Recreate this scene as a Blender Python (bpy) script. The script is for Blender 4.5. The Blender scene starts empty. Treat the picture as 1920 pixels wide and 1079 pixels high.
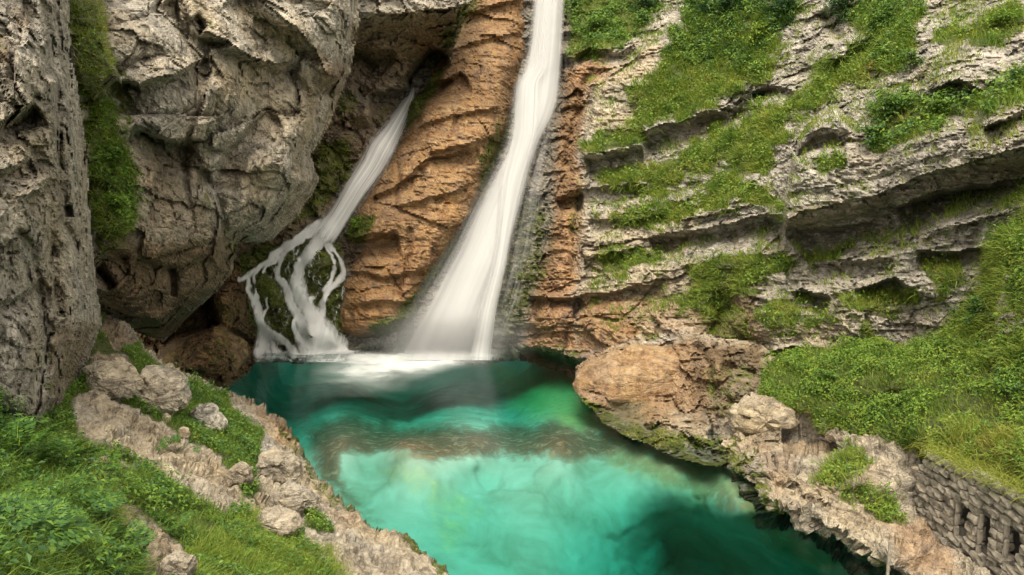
import bpy, bmesh, math, random
import numpy as np
from mathutils import Vector

random.seed(7)
RNG = np.random.default_rng(11)
SC = bpy.context.scene
COL = SC.collection

# ------------------------------------------------------------------ camera, sky, sun, exposure
CAM_H, PITCH, FPX, CX, CY = 8.0, math.radians(8.2), 1663.0, 960.0, 539.5
cam_data = bpy.data.cameras.new("camera")
cam_data.sensor_width = 36.0
cam_data.lens = 36.0 * FPX / 1920.0
cam_data.clip_end = 2000
cam = bpy.data.objects.new("camera", cam_data)
cam.location = (0, 0, CAM_H)
cam.rotation_euler = (math.pi / 2 - PITCH, 0, 0)
COL.objects.link(cam)
SC.camera = cam

SUN_EL, SUN_AZ = math.radians(58), math.radians(185)     # azimuth from +Y, clockwise: behind the viewer's left shoulder
world = bpy.data.worlds.new("World")
SC.world = world
world.use_nodes = True
wn = world.node_tree
for n in list(wn.nodes):
    wn.nodes.remove(n)
w_out = wn.nodes.new("ShaderNodeOutputWorld")
w_bg = wn.nodes.new("ShaderNodeBackground")
w_sky = wn.nodes.new("ShaderNodeTexSky")
w_sky.sky_type = 'NISHITA'
w_sky.sun_disc = False
w_sky.sun_elevation = SUN_EL
w_sky.sun_rotation = SUN_AZ
w_sky.dust_density = 3.0
w_hs = wn.nodes.new("ShaderNodeHueSaturation")
w_hs.inputs['Saturation'].default_value = 0.12            # a covered sky: nearly white
w_tint = wn.nodes.new("ShaderNodeMix")
w_tint.data_type = 'RGBA'
w_tint.blend_type = 'MULTIPLY'
w_tint.inputs[0].default_value = 1.0
w_tint.inputs[7].default_value = (1.0, 0.93, 0.80, 1)
wn.links.new(w_sky.outputs[0], w_hs.inputs['Color'])
wn.links.new(w_hs.outputs[0], w_tint.inputs[6])
wn.links.new(w_tint.outputs[2], w_bg.inputs['Color'])
w_bg.inputs['Strength'].default_value = 0.15
wn.links.new(w_bg.outputs[0], w_out.inputs['Surface'])

sun_d = bpy.data.lights.new("sun", 'SUN')
sun_d.energy = 1.2
sun_d.angle = math.radians(25)
sun_d.color = (1.0, 0.93, 0.80)
sun = bpy.data.objects.new("sun", sun_d)
sdir = Vector((math.sin(SUN_AZ) * math.cos(SUN_EL), math.cos(SUN_AZ) * math.cos(SUN_EL), math.sin(SUN_EL)))
sun.rotation_euler = sdir.to_track_quat('Z', 'Y').to_euler()
sun.location = (0, 0, 60)
COL.objects.link(sun)

SC.view_settings.view_transform = 'Standard'
SC.view_settings.look = 'None'
SC.view_settings.exposure = 1.75
SC.view_settings.gamma = 1.0
SC.view_settings.use_curve_mapping = False
SC.render.engine = 'CYCLES'
SC.cycles.max_bounces = 8
SC.cycles.transparent_max_bounces = 24
SC.cycles.use_denoising = True

# ------------------------------------------------------------------ small maths
def rays(px, py):
    px = np.asarray(px, np.float64); py = np.asarray(py, np.float64)
    x = (px - CX) / FPX; v = (CY - py) / FPX
    dy = math.cos(PITCH) + v * math.sin(PITCH)
    dz = -math.sin(PITCH) + v * math.cos(PITCH)
    return x / dy, dz / dy

def at(px, py, Y):
    dx, dz = rays(px, py)
    Y = np.asarray(Y, np.float64)
    return np.stack([dx * Y, Y + 0 * dx, CAM_H + dz * Y], -1)

def y_of_z(px, py, z):
    dx, dz = rays(px, py)
    return (z - CAM_H) / dz

def hash3(ix, iy, iz, seed):
    h = (ix.astype(np.uint32) * np.uint32(374761393) + iy.astype(np.uint32) * np.uint32(668265263)
         + iz.astype(np.uint32) * np.uint32(2246822519) + np.uint32((seed * 3266489917) & 0xffffffff))
    h = (h ^ (h >> np.uint32(15))) * np.uint32(2246822519)
    h = (h ^ (h >> np.uint32(13))) * np.uint32(3266489917)
    return h ^ (h >> np.uint32(16))

def u01(h, k):
    h = (h + np.uint32((k * 2654435761) & 0xffffffff))
    h = (h ^ (h >> np.uint32(16))) * np.uint32(0x7feb352d)
    h = (h ^ (h >> np.uint32(15)))
    return (h & np.uint32(0xffffff)).astype(np.float32) / np.float32(0xffffff)

def perlin(p, seed=0):
    """gradient noise, about -0.7 .. 0.7"""
    p = np.asarray(p, np.float32)
    ip = np.floor(p).astype(np.int64); f = p - ip
    u = f * f * f * (f * (f * 6 - 15) + 10)
    out = 0
    for dx in (0, 1):
        for dy in (0, 1):
            for dz in (0, 1):
                h = hash3(ip[..., 0] + dx, ip[..., 1] + dy, ip[..., 2] + dz, seed)
                g = ((u01(h, 1) * 2 - 1) * (f[..., 0] - dx) + (u01(h, 2) * 2 - 1) * (f[..., 1] - dy)
                     + (u01(h, 3) * 2 - 1) * (f[..., 2] - dz))
                w = ((u[..., 0] if dx else 1 - u[..., 0]) * (u[..., 1] if dy else 1 - u[..., 1])
                     * (u[..., 2] if dz else 1 - u[..., 2]))
                out = out + g * w
    return out

def fbm(p, octaves=4, seed=0, gain=0.5, ridged=False):
    s, a, t = 0, 1.0, 0
    q = np.asarray(p, np.float32)
    for o in range(octaves):
        n = perlin(q, seed + o * 17)
        if ridged:
            n = 0.35 - np.abs(n) * 1.6
        s = s + a * n; t += a; a *= gain; q = q * 2.03 + 3.7
    return s / t * 1.6

def cellular(p, seed=0):
    """nearest-cell facets: value of a randomly tilted plate, and distance to the joint"""
    p = np.asarray(p, np.float32)
    ip = np.floor(p).astype(np.int64)
    d1 = np.full(p.shape[:-1], 9e9, np.float32); d2 = d1.copy(); val = np.zeros_like(d1)
    for dx in (-1, 0, 1):
        for dy in (-1, 0, 1):
            for dz in (-1, 0, 1):
                cx, cy, cz = ip[..., 0] + dx, ip[..., 1] + dy, ip[..., 2] + dz
                h = hash3(cx, cy, cz, seed)
                ex = p[..., 0] - (cx + u01(h, 1)); ey = p[..., 1] - (cy + u01(h, 2)); ez = p[..., 2] - (cz + u01(h, 3))
                d = ex * ex + ey * ey + ez * ez
                v = (u01(h, 4) - .5) + (u01(h, 5) - .5) * 1.5 * ex + (u01(h, 6) - .5) * 1.5 * ey + (u01(h, 7) - .5) * 1.5 * ez
                near = d < d1
                d2 = np.where(near, d1, np.minimum(d2, d))
                val = np.where(near, v, val)
                d1 = np.where(near, d, d1)
    return val, np.sqrt(d2) - np.sqrt(d1)

def strata(q, t, along, seed):
    """beds broken into blocks by joints: a step value per block, and how close the joint is"""
    t = t + .30 * perlin(q * .45, seed) + .10 * perlin(q * 1.7, seed + 1)
    L = np.floor(t).astype(np.int64); z0 = np.zeros_like(L)
    a = along + 7 * u01(hash3(L, z0, z0, seed + 2), 3) + .30 * perlin(q * .9, seed + 4)
    B = np.floor(a).astype(np.int64)
    h = hash3(L, B, z0, seed + 5)
    ft, fa = t - L, a - B
    v = (u01(h, 1) - .5) + (u01(h, 2) - .5) * .5 * (ft - .5) + (u01(h, 4) - .5) * .6 * (fa - .5) + (u01(hash3(L, z0, z0, seed + 9), 5) - .5) * .9
    return v, np.minimum(np.minimum(ft, 1 - ft), np.minimum(fa, 1 - fa) * 2.2)

def smooth(x, a, b):
    t = np.clip((x - a) / (b - a), 0, 1)
    return t * t * (3 - 2 * t)

def poly_sd(px, py, poly):
    """signed distance in the polygon's own units, negative inside"""
    poly = np.asarray(poly, np.float64); n = len(poly)
    d = np.full(px.shape, 1e18); inside = np.zeros(px.shape, bool)
    for i in range(n):
        a, b = poly[i], poly[(i + 1) % n]
        ex, ey = b - a; wx = px - a[0]; wy = py - a[1]
        t = np.clip((wx * ex + wy * ey) / (ex * ex + ey * ey + 1e-9), 0, 1)
        d = np.minimum(d, (wx - ex * t) ** 2 + (wy - ey * t) ** 2)
        c = ((a[1] <= py) & (b[1] > py)) | ((b[1] <= py) & (a[1] > py))
        xi = a[0] + (py - a[1]) * ex / (ey if abs(ey) > 1e-9 else 1e-9)
        inside ^= c & (px < xi)
    d = np.sqrt(d)
    return np.where(inside, -d, d)

def line_sd(px, py, line):
    """distance to a polyline, side (+ = right of travel, i.e. below a left-to-right line), position 0..1 along it"""
    line = np.asarray(line, np.float64)
    seg = np.hypot(*(line[1:] - line[:-1]).T); tot = seg.sum(); acc = 0
    best = np.full(px.shape, 1e18); side = np.zeros(px.shape); pos = np.zeros(px.shape)
    for i in range(len(seg)):
        a, b = line[i], line[i + 1]
        ex, ey = b - a; wx = px - a[0]; wy = py - a[1]
        t = np.clip((wx * ex + wy * ey) / (ex * ex + ey * ey + 1e-9), 0, 1)
        d = (wx - ex * t) ** 2 + (wy - ey * t) ** 2
        m = d < best
        best = np.where(m, d, best)
        side = np.where(m, np.sign(ex * wy - ey * wx), side)
        pos = np.where(m, (acc + t * seg[i]) / tot, pos)
        acc += seg[i]
    return np.sqrt(best), side, pos

# ------------------------------------------------------------------ meshes
def mesh_obj(name, verts, faces, mat, parent=None, attrs=None, smooth_shade=True, uv=None):
    verts = np.ascontiguousarray(verts, np.float32).reshape(-1, 3)
    faces = np.ascontiguousarray(faces, np.int32)
    k = faces.shape[1]
    me = bpy.data.meshes.new(name)
    me.vertices.add(len(verts)); me.vertices.foreach_set("co", verts.ravel())
    me.loops.add(faces.size); me.loops.foreach_set("vertex_index", faces.ravel())
    me.polygons.add(len(faces))
    me.polygons.foreach_set("loop_start", np.arange(0, faces.size, k, dtype=np.int32))
    me.polygons.foreach_set("use_smooth", np.full(len(faces), smooth_shade, bool))
    me.update(calc_edges=True)
    for key, arr in (attrs or {}).items():
        a = me.attributes.new(key, 'FLOAT', 'POINT')
        a.data.foreach_set("value", np.ascontiguousarray(arr, np.float32).ravel())
    if uv is not None:
        l = me.uv_layers.new(name="UVMap")
        l.data.foreach_set("uv", np.ascontiguousarray(np.asarray(uv, np.float32)[faces.ravel()]).ravel())
    me.validate()
    if mat: me.materials.append(mat)
    o = bpy.data.objects.new(name, me)
    COL.objects.link(o)
    if parent is not None: o.parent = parent
    return o

def tag(o, label=None, cat=None, group=None, kind=None):
    if label: o['label'] = label
    if cat: o['category'] = cat
    if group: o['group'] = group
    if kind: o['kind'] = kind
    return o

def empty(name, loc):
    o = bpy.data.objects.new(name, None)
    o.location = loc; o.empty_display_size = .2
    COL.objects.link(o)
    return o

# ------------------------------------------------------------------ materials
class NT:
    def __init__(s, name):
        s.m = bpy.data.materials.new(name); s.m.use_nodes = True
        s.t = s.m.node_tree
        for n in list(s.t.nodes): s.t.nodes.remove(n)
        s.out = s.t.nodes.new("ShaderNodeOutputMaterial")
    def n(s, typ, **kw):
        nd = s.t.nodes.new("ShaderNode" + typ)
        for k, v in kw.items(): setattr(nd, k, v)
        return nd
    def l(s, a, b): s.t.links.new(a, b)
    def val(s, x, sock):
        if hasattr(x, 'links'): s.l(x, sock)
        else: sock.default_value = x
    def math(s, op, a, b=0.0, clamp=False):
        nd = s.n("Math", operation=op, use_clamp=clamp)
        s.val(a, nd.inputs[0]); s.val(b, nd.inputs[1])
        return nd.outputs[0]
    def mix(s, f, a, b, blend='MIX'):
        nd = s.n("Mix", data_type='RGBA', blend_type=blend)
        s.val(f, nd.inputs[0])
        for x, i in ((a, 6), (b, 7)):
            if hasattr(x, 'links'): s.l(x, nd.inputs[i])
            else: nd.inputs[i].default_value = (*x, 1)
        return nd.outputs[2]
    def attr(s, name):
        nd = s.n("Attribute", attribute_name=name); return nd.outputs['Fac']
    def noise(s, vec, scale, detail=4, rough=.55, dist=0.0):
        nd = s.n("TexNoise"); s.l(vec, nd.inputs['Vector'])
        nd.inputs['Scale'].default_value = scale; nd.inputs['Detail'].default_value = detail
        nd.inputs['Roughness'].default_value = rough; nd.inputs['Distortion'].default_value = dist
        return nd.outputs[0]
    def ramp(s, fac, stops):
        nd = s.n("ValToRGB"); s.l(fac, nd.inputs[0])
        e = nd.color_ramp.elements
        while len(e) < len(stops): e.new(0.5)
        for i, (p, c) in enumerate(stops):
            e[i].position = p; e[i].color = (*c, 1) if not isinstance(c, float) else (c, c, c, 1)
        return nd.outputs[0]
    def mapv(s, vec, scale=(1, 1, 1), rot=(0, 0, 0), loc=(0, 0, 0)):
        nd = s.n("Mapping"); s.l(vec, nd.inputs[0])
        nd.inputs['Scale'].default_value = scale; nd.inputs['Rotation'].default_value = rot; nd.inputs['Location'].default_value = loc
        return nd.outputs[0]

def rock_material():
    t = NT("limestone")
    pos = t.n("NewGeometry").outputs['Position']
    big = t.noise(pos, .55, 5, .6)
    med = t.noise(pos, 2.2, 8, .68, .6)
    fine = t.noise(pos, 7.5, 7, .72)
    bed = t.noise(t.mapv(pos, (.6, .6, 2.3), (0, .35, .2)), 1.6, 7, .7, 1.0)
    bed2 = t.noise(t.mapv(pos, (2.6, .6, .6), (0, .75, .1)), 1.5, 7, .68, 1.0)
    dm = t.n('Mix'); t.l(t.attr('dip'), dm.inputs[0]); t.l(bed, dm.inputs[2]); t.l(bed2, dm.inputs[3]); bed = dm.outputs[0]
    grey = t.ramp(med, [(.30, (.115, .10, .08)), (.42, (.26, .235, .195)), (.53, (.385, .35, .295)), (.70, (.57, .525, .45))])
    tan = t.ramp(bed, [(.30, (.13, .098, .058)), (.48, (.34, .265, .165)), (.68, (.52, .43, .29))])
    warm = t.math('ADD', t.math('MULTIPLY', t.math('SUBTRACT', big, .5), 2.4), t.attr('warm'), True)
    c = t.mix(warm, grey, tan)
    dark = t.ramp(bed, [(.36, .42), (.50, 1.0), (1, 1.0)])
    c = t.mix(.75, c, dark, 'MULTIPLY')
    spk = t.ramp(fine, [(.32, .34), (.44, .82), (.56, 1.06), (.72, 1.45)])
    c = t.mix(.9, c, spk, 'MULTIPLY')
    # ochre staining beside the falling water
    och = t.ramp(t.noise(t.mapv(pos, (1.3, 1.3, .35)), 2.0, 7, .68, .8), [(.30, (.055, .026, .010)), (.44, (.235, .095, .025)), (.57, (.36, .185, .055)), (.76, (.43, .28, .125))])
    of = t.math('MULTIPLY', t.attr('orange'), t.ramp(med, [(.28, .55), (.6, 1.0), (1, 1.0)]), True)
    c = t.mix(of, c, t.mix(.6, och, spk, 'MULTIPLY'))
    brn = t.ramp(t.noise(pos, 3.0, 8, .72, .8), [(.30, (.022, .014, .007)), (.47, (.11, .065, .028)), (.62, (.24, .145, .065)), (.8, (.34, .25, .15))])
    c = t.mix(t.math('MULTIPLY', t.attr('brown'), 1.0, True), c, brn)
    soil = t.ramp(t.noise(pos, 5.0, 6, .7), [(.35, (.10, .066, .035)), (.6, (.26, .19, .115)), (.8, (.39, .32, .22))])
    c = t.mix(t.attr('soil'), c, soil)
    mn = t.noise(pos, 3.4, 6, .65)
    mf = t.math('MULTIPLY', t.math('SUBTRACT', t.math('ADD', t.attr('moss'), t.math('MULTIPLY', t.math('SUBTRACT', mn, .5), 1.6)), .42), 4.0, True)
    moss = t.ramp(t.noise(pos, 6.5, 5, .7), [(.30, (.018, .026, .004)), (.50, (.075, .095, .010)), (.72, (.19, .20, .022))])
    c = t.mix(mf, c, moss)
    gr = t.ramp(t.noise(pos, 4.5, 5, .7), [(.3, (.030, .040, .010)), (.6, (.085, .105, .022)), (.8, (.15, .16, .05))])
    gf = t.math('MULTIPLY', t.math('SUBTRACT', t.attr('turf'), .25), 2.0, True)
    c = t.mix(gf, c, gr)
    wet = t.attr('wet')
    c = t.mix(wet, c, t.mix(1.0, c, (.36, .35, .32), 'MULTIPLY'))
    b = t.n("BsdfPrincipled")
    t.l(c, b.inputs['Base Color'])
    t.l(t.math('SUBTRACT', .88, t.math('MULTIPLY', wet, .42)), b.inputs['Roughness'])
    b.inputs['Specular IOR Level'].default_value = .3
    vor = t.n("TexVoronoi", feature='DISTANCE_TO_EDGE')
    t.l(t.mapv(pos, (1, 1, 1.7), (0, .3, .3)), vor.inputs['Vector']); vor.inputs['Scale'].default_value = 2.6
    crack = t.ramp(vor.outputs['Distance'], [(0, .0), (.06, 1.0), (1, 1.0)])
    hgt = t.math('ADD', t.math('MULTIPLY', med, 1.0), t.math('MULTIPLY', fine, .65))
    hgt = t.math('ADD', hgt, t.math('MULTIPLY', bed, .6))
    hgt = t.math('ADD', hgt, t.math('MULTIPLY', crack, .12))
    bp = t.n("Bump"); bp.inputs['Strength'].default_value = .9; bp.inputs['Distance'].default_value = .22
    t.l(hgt, bp.inputs['Height']); t.l(bp.outputs[0], b.inputs['Normal'])
    t.l(b.outputs[0], t.out.inputs[0])
    return t.m

def leaf_material(name, stops, trans=.35, rough=.6):
    t = NT(name)
    c = t.ramp(t.attr('tone'), stops)
    d = t.n("BsdfPrincipled"); t.l(c, d.inputs['Base Color']); d.inputs['Roughness'].default_value = rough
    d.inputs['Specular IOR Level'].default_value = .25
    tr = t.n("BsdfTranslucent"); t.l(t.mix(1.0, c, (1.2, 1.25, .6), 'MULTIPLY'), tr.inputs[0])
    mx = t.n("MixShader"); mx.inputs[0].default_value = trans
    t.l(d.outputs[0], mx.inputs[1]); t.l(tr.outputs[0], mx.inputs[2]); t.l(mx.outputs[0], t.out.inputs[0])
    return t.m

def fall_material(name, w, k=1.0):
    t = NT(name)
    uv = t.n("UVMap").outputs[0]
    st1 = t.noise(t.mapv(uv, (17, 1.3, 1)), 1.0, 4, .55, .2)
    st2 = t.noise(t.mapv(uv, (7, 1.1, 1), loc=(3, 5, 0)), 1.0, 3, .55, .3)
    cov = t.attr('cover')
    a = t.math('ADD', t.math('MULTIPLY', t.math('SUBTRACT', st1, .5), .6 * k), t.math('MULTIPLY', t.math('SUBTRACT', st2, .5), 1.1 * k))
    a = t.math('ADD', t.math('MULTIPLY', a, t.math('SUBTRACT', 1.25, t.math('MULTIPLY', cov, .9))), cov, True)
    a = t.math('MULTIPLY', t.math('MULTIPLY', a, t.math('MULTIPLY', cov, 2.2, True), True), .93)
    d = t.n("BsdfDiffuse"); d.inputs[0].default_value = (w, w, w, 1)
    tr = t.n("BsdfTranslucent"); tr.inputs[0].default_value = (w, w, w, 1)
    m1 = t.n("MixShader"); m1.inputs[0].default_value = .45
    t.l(d.outputs[0], m1.inputs[1]); t.l(tr.outputs[0], m1.inputs[2])
    tp = t.n("BsdfTransparent")
    m2 = t.n("MixShader"); t.l(a, m2.inputs[0]); t.l(tp.outputs[0], m2.inputs[1]); t.l(m1.outputs[0], m2.inputs[2])
    t.l(m2.outputs[0], t.out.inputs[0])
    return t.m

def water_material():
    t = NT("pool_water")
    pos = t.n("NewGeometry").outputs['Position']
    fr = t.n("Fresnel"); fr.inputs[0].default_value = 1.33
    gl = t.n("BsdfGlossy"); gl.inputs['Roughness'].default_value = .16; gl.inputs[0].default_value = (.9, .9, .9, 1)
    tp = t.n("BsdfTransparent"); tp.inputs[0].default_value = (.96, .98, .97, 1)
    bp = t.n("Bump"); bp.inputs['Strength'].default_value = .14; bp.inputs['Distance'].default_value = .12
    t.l(t.noise(t.mapv(pos, (.9, 2.0, 1)), 1.6, 4, .55, .4), bp.inputs['Height'])
    t.l(bp.outputs[0], gl.inputs['Normal']); t.l(bp.outputs[0], fr.inputs['Normal'])
    mx = t.n("MixShader"); t.l(t.math('MULTIPLY', fr.outputs[0], .55), mx.inputs[0])
    t.l(tp.outputs[0], mx.inputs[1]); t.l(gl.outputs[0], mx.inputs[2]); t.l(mx.outputs[0], t.out.inputs[0])
    va = t.n("VolumeAbsorption"); va.inputs[0].default_value = (.22, .86, .835, 1); va.inputs[1].default_value = .42
    t.l(va.outputs[0], t.out.inputs['Volume'])
    return t.m

def bed_material():
    t = NT("pool_bed")
    pos = t.n("NewGeometry").outputs['Position']
    n1 = t.noise(t.mapv(pos, (1, .8, 1)), .7, 5, .6, .6)
    n2 = t.noise(pos, 2.6, 7, .7, .15)
    sand = t.ramp(n1, [(.3, (.17, .21, .15)), (.5, (.24, .29, .23)), (.7, (.30, .37, .31))])
    alg = t.ramp(n2, [(.3, (.20, .18, .06)), (.55, (.36, .33, .13)), (.75, (.46, .44, .22))])
    rock = t.ramp(n2, [(.32, (.035, .022, .014)), (.52, (.13, .085, .055)), (.72, (.30, .22, .15))])
    def thr(a, k=1.1, g=3.0):
        return t.math('MULTIPLY', t.math('SUBTRACT', t.math('ADD', t.attr(a), t.math('MULTIPLY', t.math('SUBTRACT', n2, .5), k)), .40), g, True)
    c = t.mix(thr('algae', .9, 1.8), sand, alg)
    c = t.mix(thr('rock', 1.3, 2.6), c, rock)
    b = t.n("BsdfPrincipled"); t.l(c, b.inputs['Base Color']); b.inputs['Roughness'].default_value = .95
    b.inputs['Specular IOR Level'].default_value = 0
    t.l(b.outputs[0], t.out.inputs[0])
    return t.m

def foam_material():
    t = NT("foam")
    pos = t.n("NewGeometry").outputs['Position']
    n1 = t.noise(t.mapv(pos, (.35, .9, 1), (0, 0, .35)), .9, 5, .55, .5)
    cov = t.attr('cover')
    a = t.math('MULTIPLY', t.math('ADD', cov, t.math('MULTIPLY', t.math('SUBTRACT', n1, .5), .7)), t.math('MULTIPLY', cov, 1.6, True), True)
    d = t.n("BsdfDiffuse"); d.inputs[0].default_value = (.56, .58, .57, 1)
    tp = t.n("BsdfTransparent")
    m2 = t.n("MixShader"); t.l(a, m2.inputs[0]); t.l(tp.outputs[0], m2.inputs[1]); t.l(d.outputs[0], m2.inputs[2])
    t.l(m2.outputs[0], t.out.inputs[0])
    return t.m

def plain(name, col, rough=.8, var=.35, scale=6):
    t = NT(name)
    pos = t.n("NewGeometry").outputs['Position']
    n = t.noise(pos, scale, 6, .65)
    c = t.mix(1.0, col, t.ramp(n, [(.3, 1 - var), (.7, 1 + var)]), 'MULTIPLY')
    b = t.n("BsdfPrincipled"); t.l(c, b.inputs['Base Color']); b.inputs['Roughness'].default_value = rough
    bp = t.n("Bump"); bp.inputs['Strength'].default_value = .6; bp.inputs['Distance'].default_value = .03
    t.l(n, bp.inputs['Height']); t.l(bp.outputs[0], b.inputs['Normal'])
    t.l(b.outputs[0], t.out.inputs[0])
    return t.m

M_ROCK = rock_material()
M_GRASS = leaf_material("grass_blades", [(0, (.27, .215, .065)), (.3, (.20, .235, .036)), (.6, (.115, .180, .024)), (.85, (.052, .105, .014)), (1, (.018, .055, .018))], .3)
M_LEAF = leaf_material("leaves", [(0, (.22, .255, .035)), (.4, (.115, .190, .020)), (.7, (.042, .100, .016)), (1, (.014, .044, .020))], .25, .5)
M_FALL = fall_material("white_water", .60)
M_FALL2 = fall_material("white_water_brightened", .88, 2.3)  # small fall's white, brightened in the colour because it stands in shade
M_WATER = water_material()
M_BED = bed_material()
M_FOAM = foam_material()
M_STEM = plain("bark", (.10, .075, .05))
M_MORTAR = plain("wall_core", (.09, .08, .07))
M_STONE = plain("wall_stone", (.19, .165, .128), .9, .75, 5)
M_JAMB = plain("jamb_stone", (.19, .165, .13), .9, .4, 8)

# ------------------------------------------------------------------ terrain sheets
ATTRS = ('orange', 'brown', 'moss', 'soil', 'turf', 'wet', 'warm', 'dip')

class Sheet:
    """A rock or ground surface: control points give its distance, ledges, cracks and bulges shape it, noise breaks it up."""
    def __init__(s, name, x0, y0, x1, y1, step, pts, outline=None, seed=1):
        s.name, s.seed = name, seed
        s.nx = int((x1 - x0) / step) + 1; s.ny = int((y1 - y0) / step) + 1
        gx = np.linspace(x0, x1, s.nx); gy = np.linspace(y0, y1, s.ny)
        s.X, s.Y = np.meshgrid(gx, gy)
        q = np.stack([s.X, s.Y, np.full_like(s.X, seed * 100.)], -1)
        s.WX = 13 * fbm(q / np.array([70, 70, 70]), 3, seed + 5) + 5 * perlin(q / 17, seed + 6)
        s.WY = 13 * fbm(q / np.array([70, 70, 70]), 3, seed + 9) + 5 * perlin(q / 17, seed + 8)
        P = []
        for a in pts:
            if a[2] == 'z': P.append((a[0], a[1], float(y_of_z(a[0], a[1], a[3]))))
            else: P.append(a[:3])
        P = np.array(P, float)
        A = P[:, :2] / 500.; n = len(A)
        def U(r2): return np.where(r2 > 1e-12, r2 * np.log(r2 + 1e-12), 0)
        K = U(((A[:, None] - A[None]) ** 2).sum(-1)) + np.eye(n) * 2e-3
        L = np.zeros((n + 3, n + 3)); L[:n, :n] = K; L[:n, n] = 1; L[:n, n + 1:] = A; L[n, :n] = 1; L[n + 1:, :n] = A.T
        w = np.linalg.solve(L, np.concatenate([1. / P[:, 2], np.zeros(3)]))
        gxs, gys = s.X / 500., s.Y / 500.
        inv = w[n] + w[n + 1] * gxs + w[n + 2] * gys
        for i in range(n): inv = inv + w[i] * U((gxs - A[i, 0]) ** 2 + (gys - A[i, 1]) ** 2)
        s.base = 1. / np.clip(inv, 1 / 90., 1 / 5.)
        s.D = np.zeros_like(s.base)
        s.outline = outline
        s.sd = poly_sd(s.X + s.WX * .6, s.Y + s.WY * .6, outline) if outline is not None else np.full_like(s.base, -999.)
        s.m = {k: np.zeros_like(s.base) for k in ATTRS}
    def ledge(s, line, depth, under=20, fade=60, lip=0.25, lipw=40, wob=.6, taper=.08):
        """rock below the line steps back by depth metres within 'under', then comes forward again over 'fade'"""
        d, side, pos = line_sd(s.X + s.WX * wob, s.Y + s.WY * wob, line)
        e = smooth(pos, 0, taper) * (1 - smooth(pos, 1 - taper, 1)) if taper else 1
        e = e * (d < under + fade + 5)
        below = smooth(d, 0, under) * (1 - smooth(d, under, under + fade))
        s.D += np.where(side > 0, depth * below * e, -lip * np.clip(1 - d / lipw, 0, 1) ** 1.5 * e)
    def crack(s, line, depth, w=6, wob=.6):
        d, side, pos = line_sd(s.X + s.WX * wob, s.Y + s.WY * wob, line)
        e = smooth(pos, 0, .1) * (1 - smooth(pos, .9, 1))
        s.D += depth * np.exp(-(d / w) ** 2) * e
    def step(s, line, depth, w=6, reach=120, wob=.6):
        """everything right of the line of travel (below, for left-to-right) sits back, dying away over reach"""
        d, side, pos = line_sd(s.X + s.WX * wob, s.Y + s.WY * wob, line)
        e = smooth(pos, 0, .06) * (1 - smooth(pos, .94, 1))
        s.D += np.where(side > 0, depth * smooth(d, 0, w) * (1 - smooth(d, w, reach)) * e, 0)
    def bulge(s, x, y, rx, ry, amt, rot=0, p=1.0):
        c, q = math.cos(rot), math.sin(rot)
        dx, dy = s.X + s.WX * .5 - x, s.Y + s.WY * .5 - y
        u = (dx * c + dy * q) / rx; v = (-dx * q + dy * c) / ry
        r2 = u * u + v * v
        s.D -= amt * np.where(r2 < 1, (1 - r2) ** p, 0)
    def mask(s, key, poly, val=1.0, soft=14, wob=1.0):
        m = val * smooth(-poly_sd(s.X + s.WX * wob, s.Y + s.WY * wob, poly), -soft, soft)
        s.m[key] = np.maximum(s.m[key], m) if val > 0 else np.clip(s.m[key] + m, 0, 1)
        return m
    def region(s, poly, soft=14, wob=1.0, ragged=0.0):
        sd = -poly_sd(s.X + s.WX * wob, s.Y + s.WY * wob, poly)
        if ragged:
            q = np.stack([s.X / 46., s.Y / 26., np.full_like(s.X, s.seed * 3.1)], -1)
            sd = sd + ragged * 38 * (fbm(q, 4, s.seed + 21, .62) - .12)
        return smooth(sd, -soft, soft)
    def finish(s, facets=((.35, .55), (.9, .22)), rough=.16, rscale=1.2, stretch=(1, 1, 1.5), tilt=(.2, .3), edge=0, mode='ray', skirt=3.0, small=.05, flare=.3, beds=0, strat=(), sdir=(0, 0, 1), adir=(.8, .6, 0), shade=False, edge_fade=(2000, 2001), relief=1.0):
        Y = s.base + s.D * relief
        if edge:
            Y = Y + edge * np.clip(1 + s.sd / 55., 0, 1) ** 2.2 * (1 - smooth(s.Y, edge_fade[0], edge_fade[1]))
        P = at(s.X, s.Y, Y)
        q = P.copy()
        ca, sa = math.cos(tilt[0]), math.sin(tilt[0]); q[..., 0], q[..., 2] = ca * q[..., 0] - sa * q[..., 2], sa * q[..., 0] + ca * q[..., 2]
        ca, sa = math.cos(tilt[1]), math.sin(tilt[1]); q[..., 1], q[..., 2] = ca * q[..., 1] - sa * q[..., 2], sa * q[..., 1] + ca * q[..., 2]
        q = q * np.array(stretch)
        qw = q + .22 * np.stack([perlin(q * .9, s.seed + 31), perlin(q * .9, s.seed + 32), perlin(q * .9, s.seed + 33)], -1)
        disp = np.zeros_like(Y)
        for k, (f, amt) in enumerate(facets):
            v, ed = cellular(qw * f, s.seed + 40 + k)
            disp += amt * v - amt * .22 * np.exp(-(ed / .05) ** 2)
        disp += rough * fbm(q * rscale, 5, s.seed + 60, .55, True)
        v, ed = cellular(qw * 4.6, s.seed + 70); disp += small * (.9 * v - .3 * np.exp(-(ed / .08) ** 2)) + small * .5 * fbm(q * 7, 2, s.seed + 71, .6)
        for k, (f, bl, amt) in enumerate(strat):
            v, ed = strata(P.astype(np.float32), P @ np.array(sdir) * f, P @ np.array(adir) * bl, s.seed * 13 + k)
            disp += amt * v - amt * .35 * np.exp(-(ed / .07) ** 2)
        if beds: disp += beds * fbm(qw * np.array([.5, .5, 3.4]), 4, s.seed + 66, .6, True)
        calm = 1 - .65 * np.clip(s.m['turf'], 0, 1)
        disp *= calm
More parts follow.
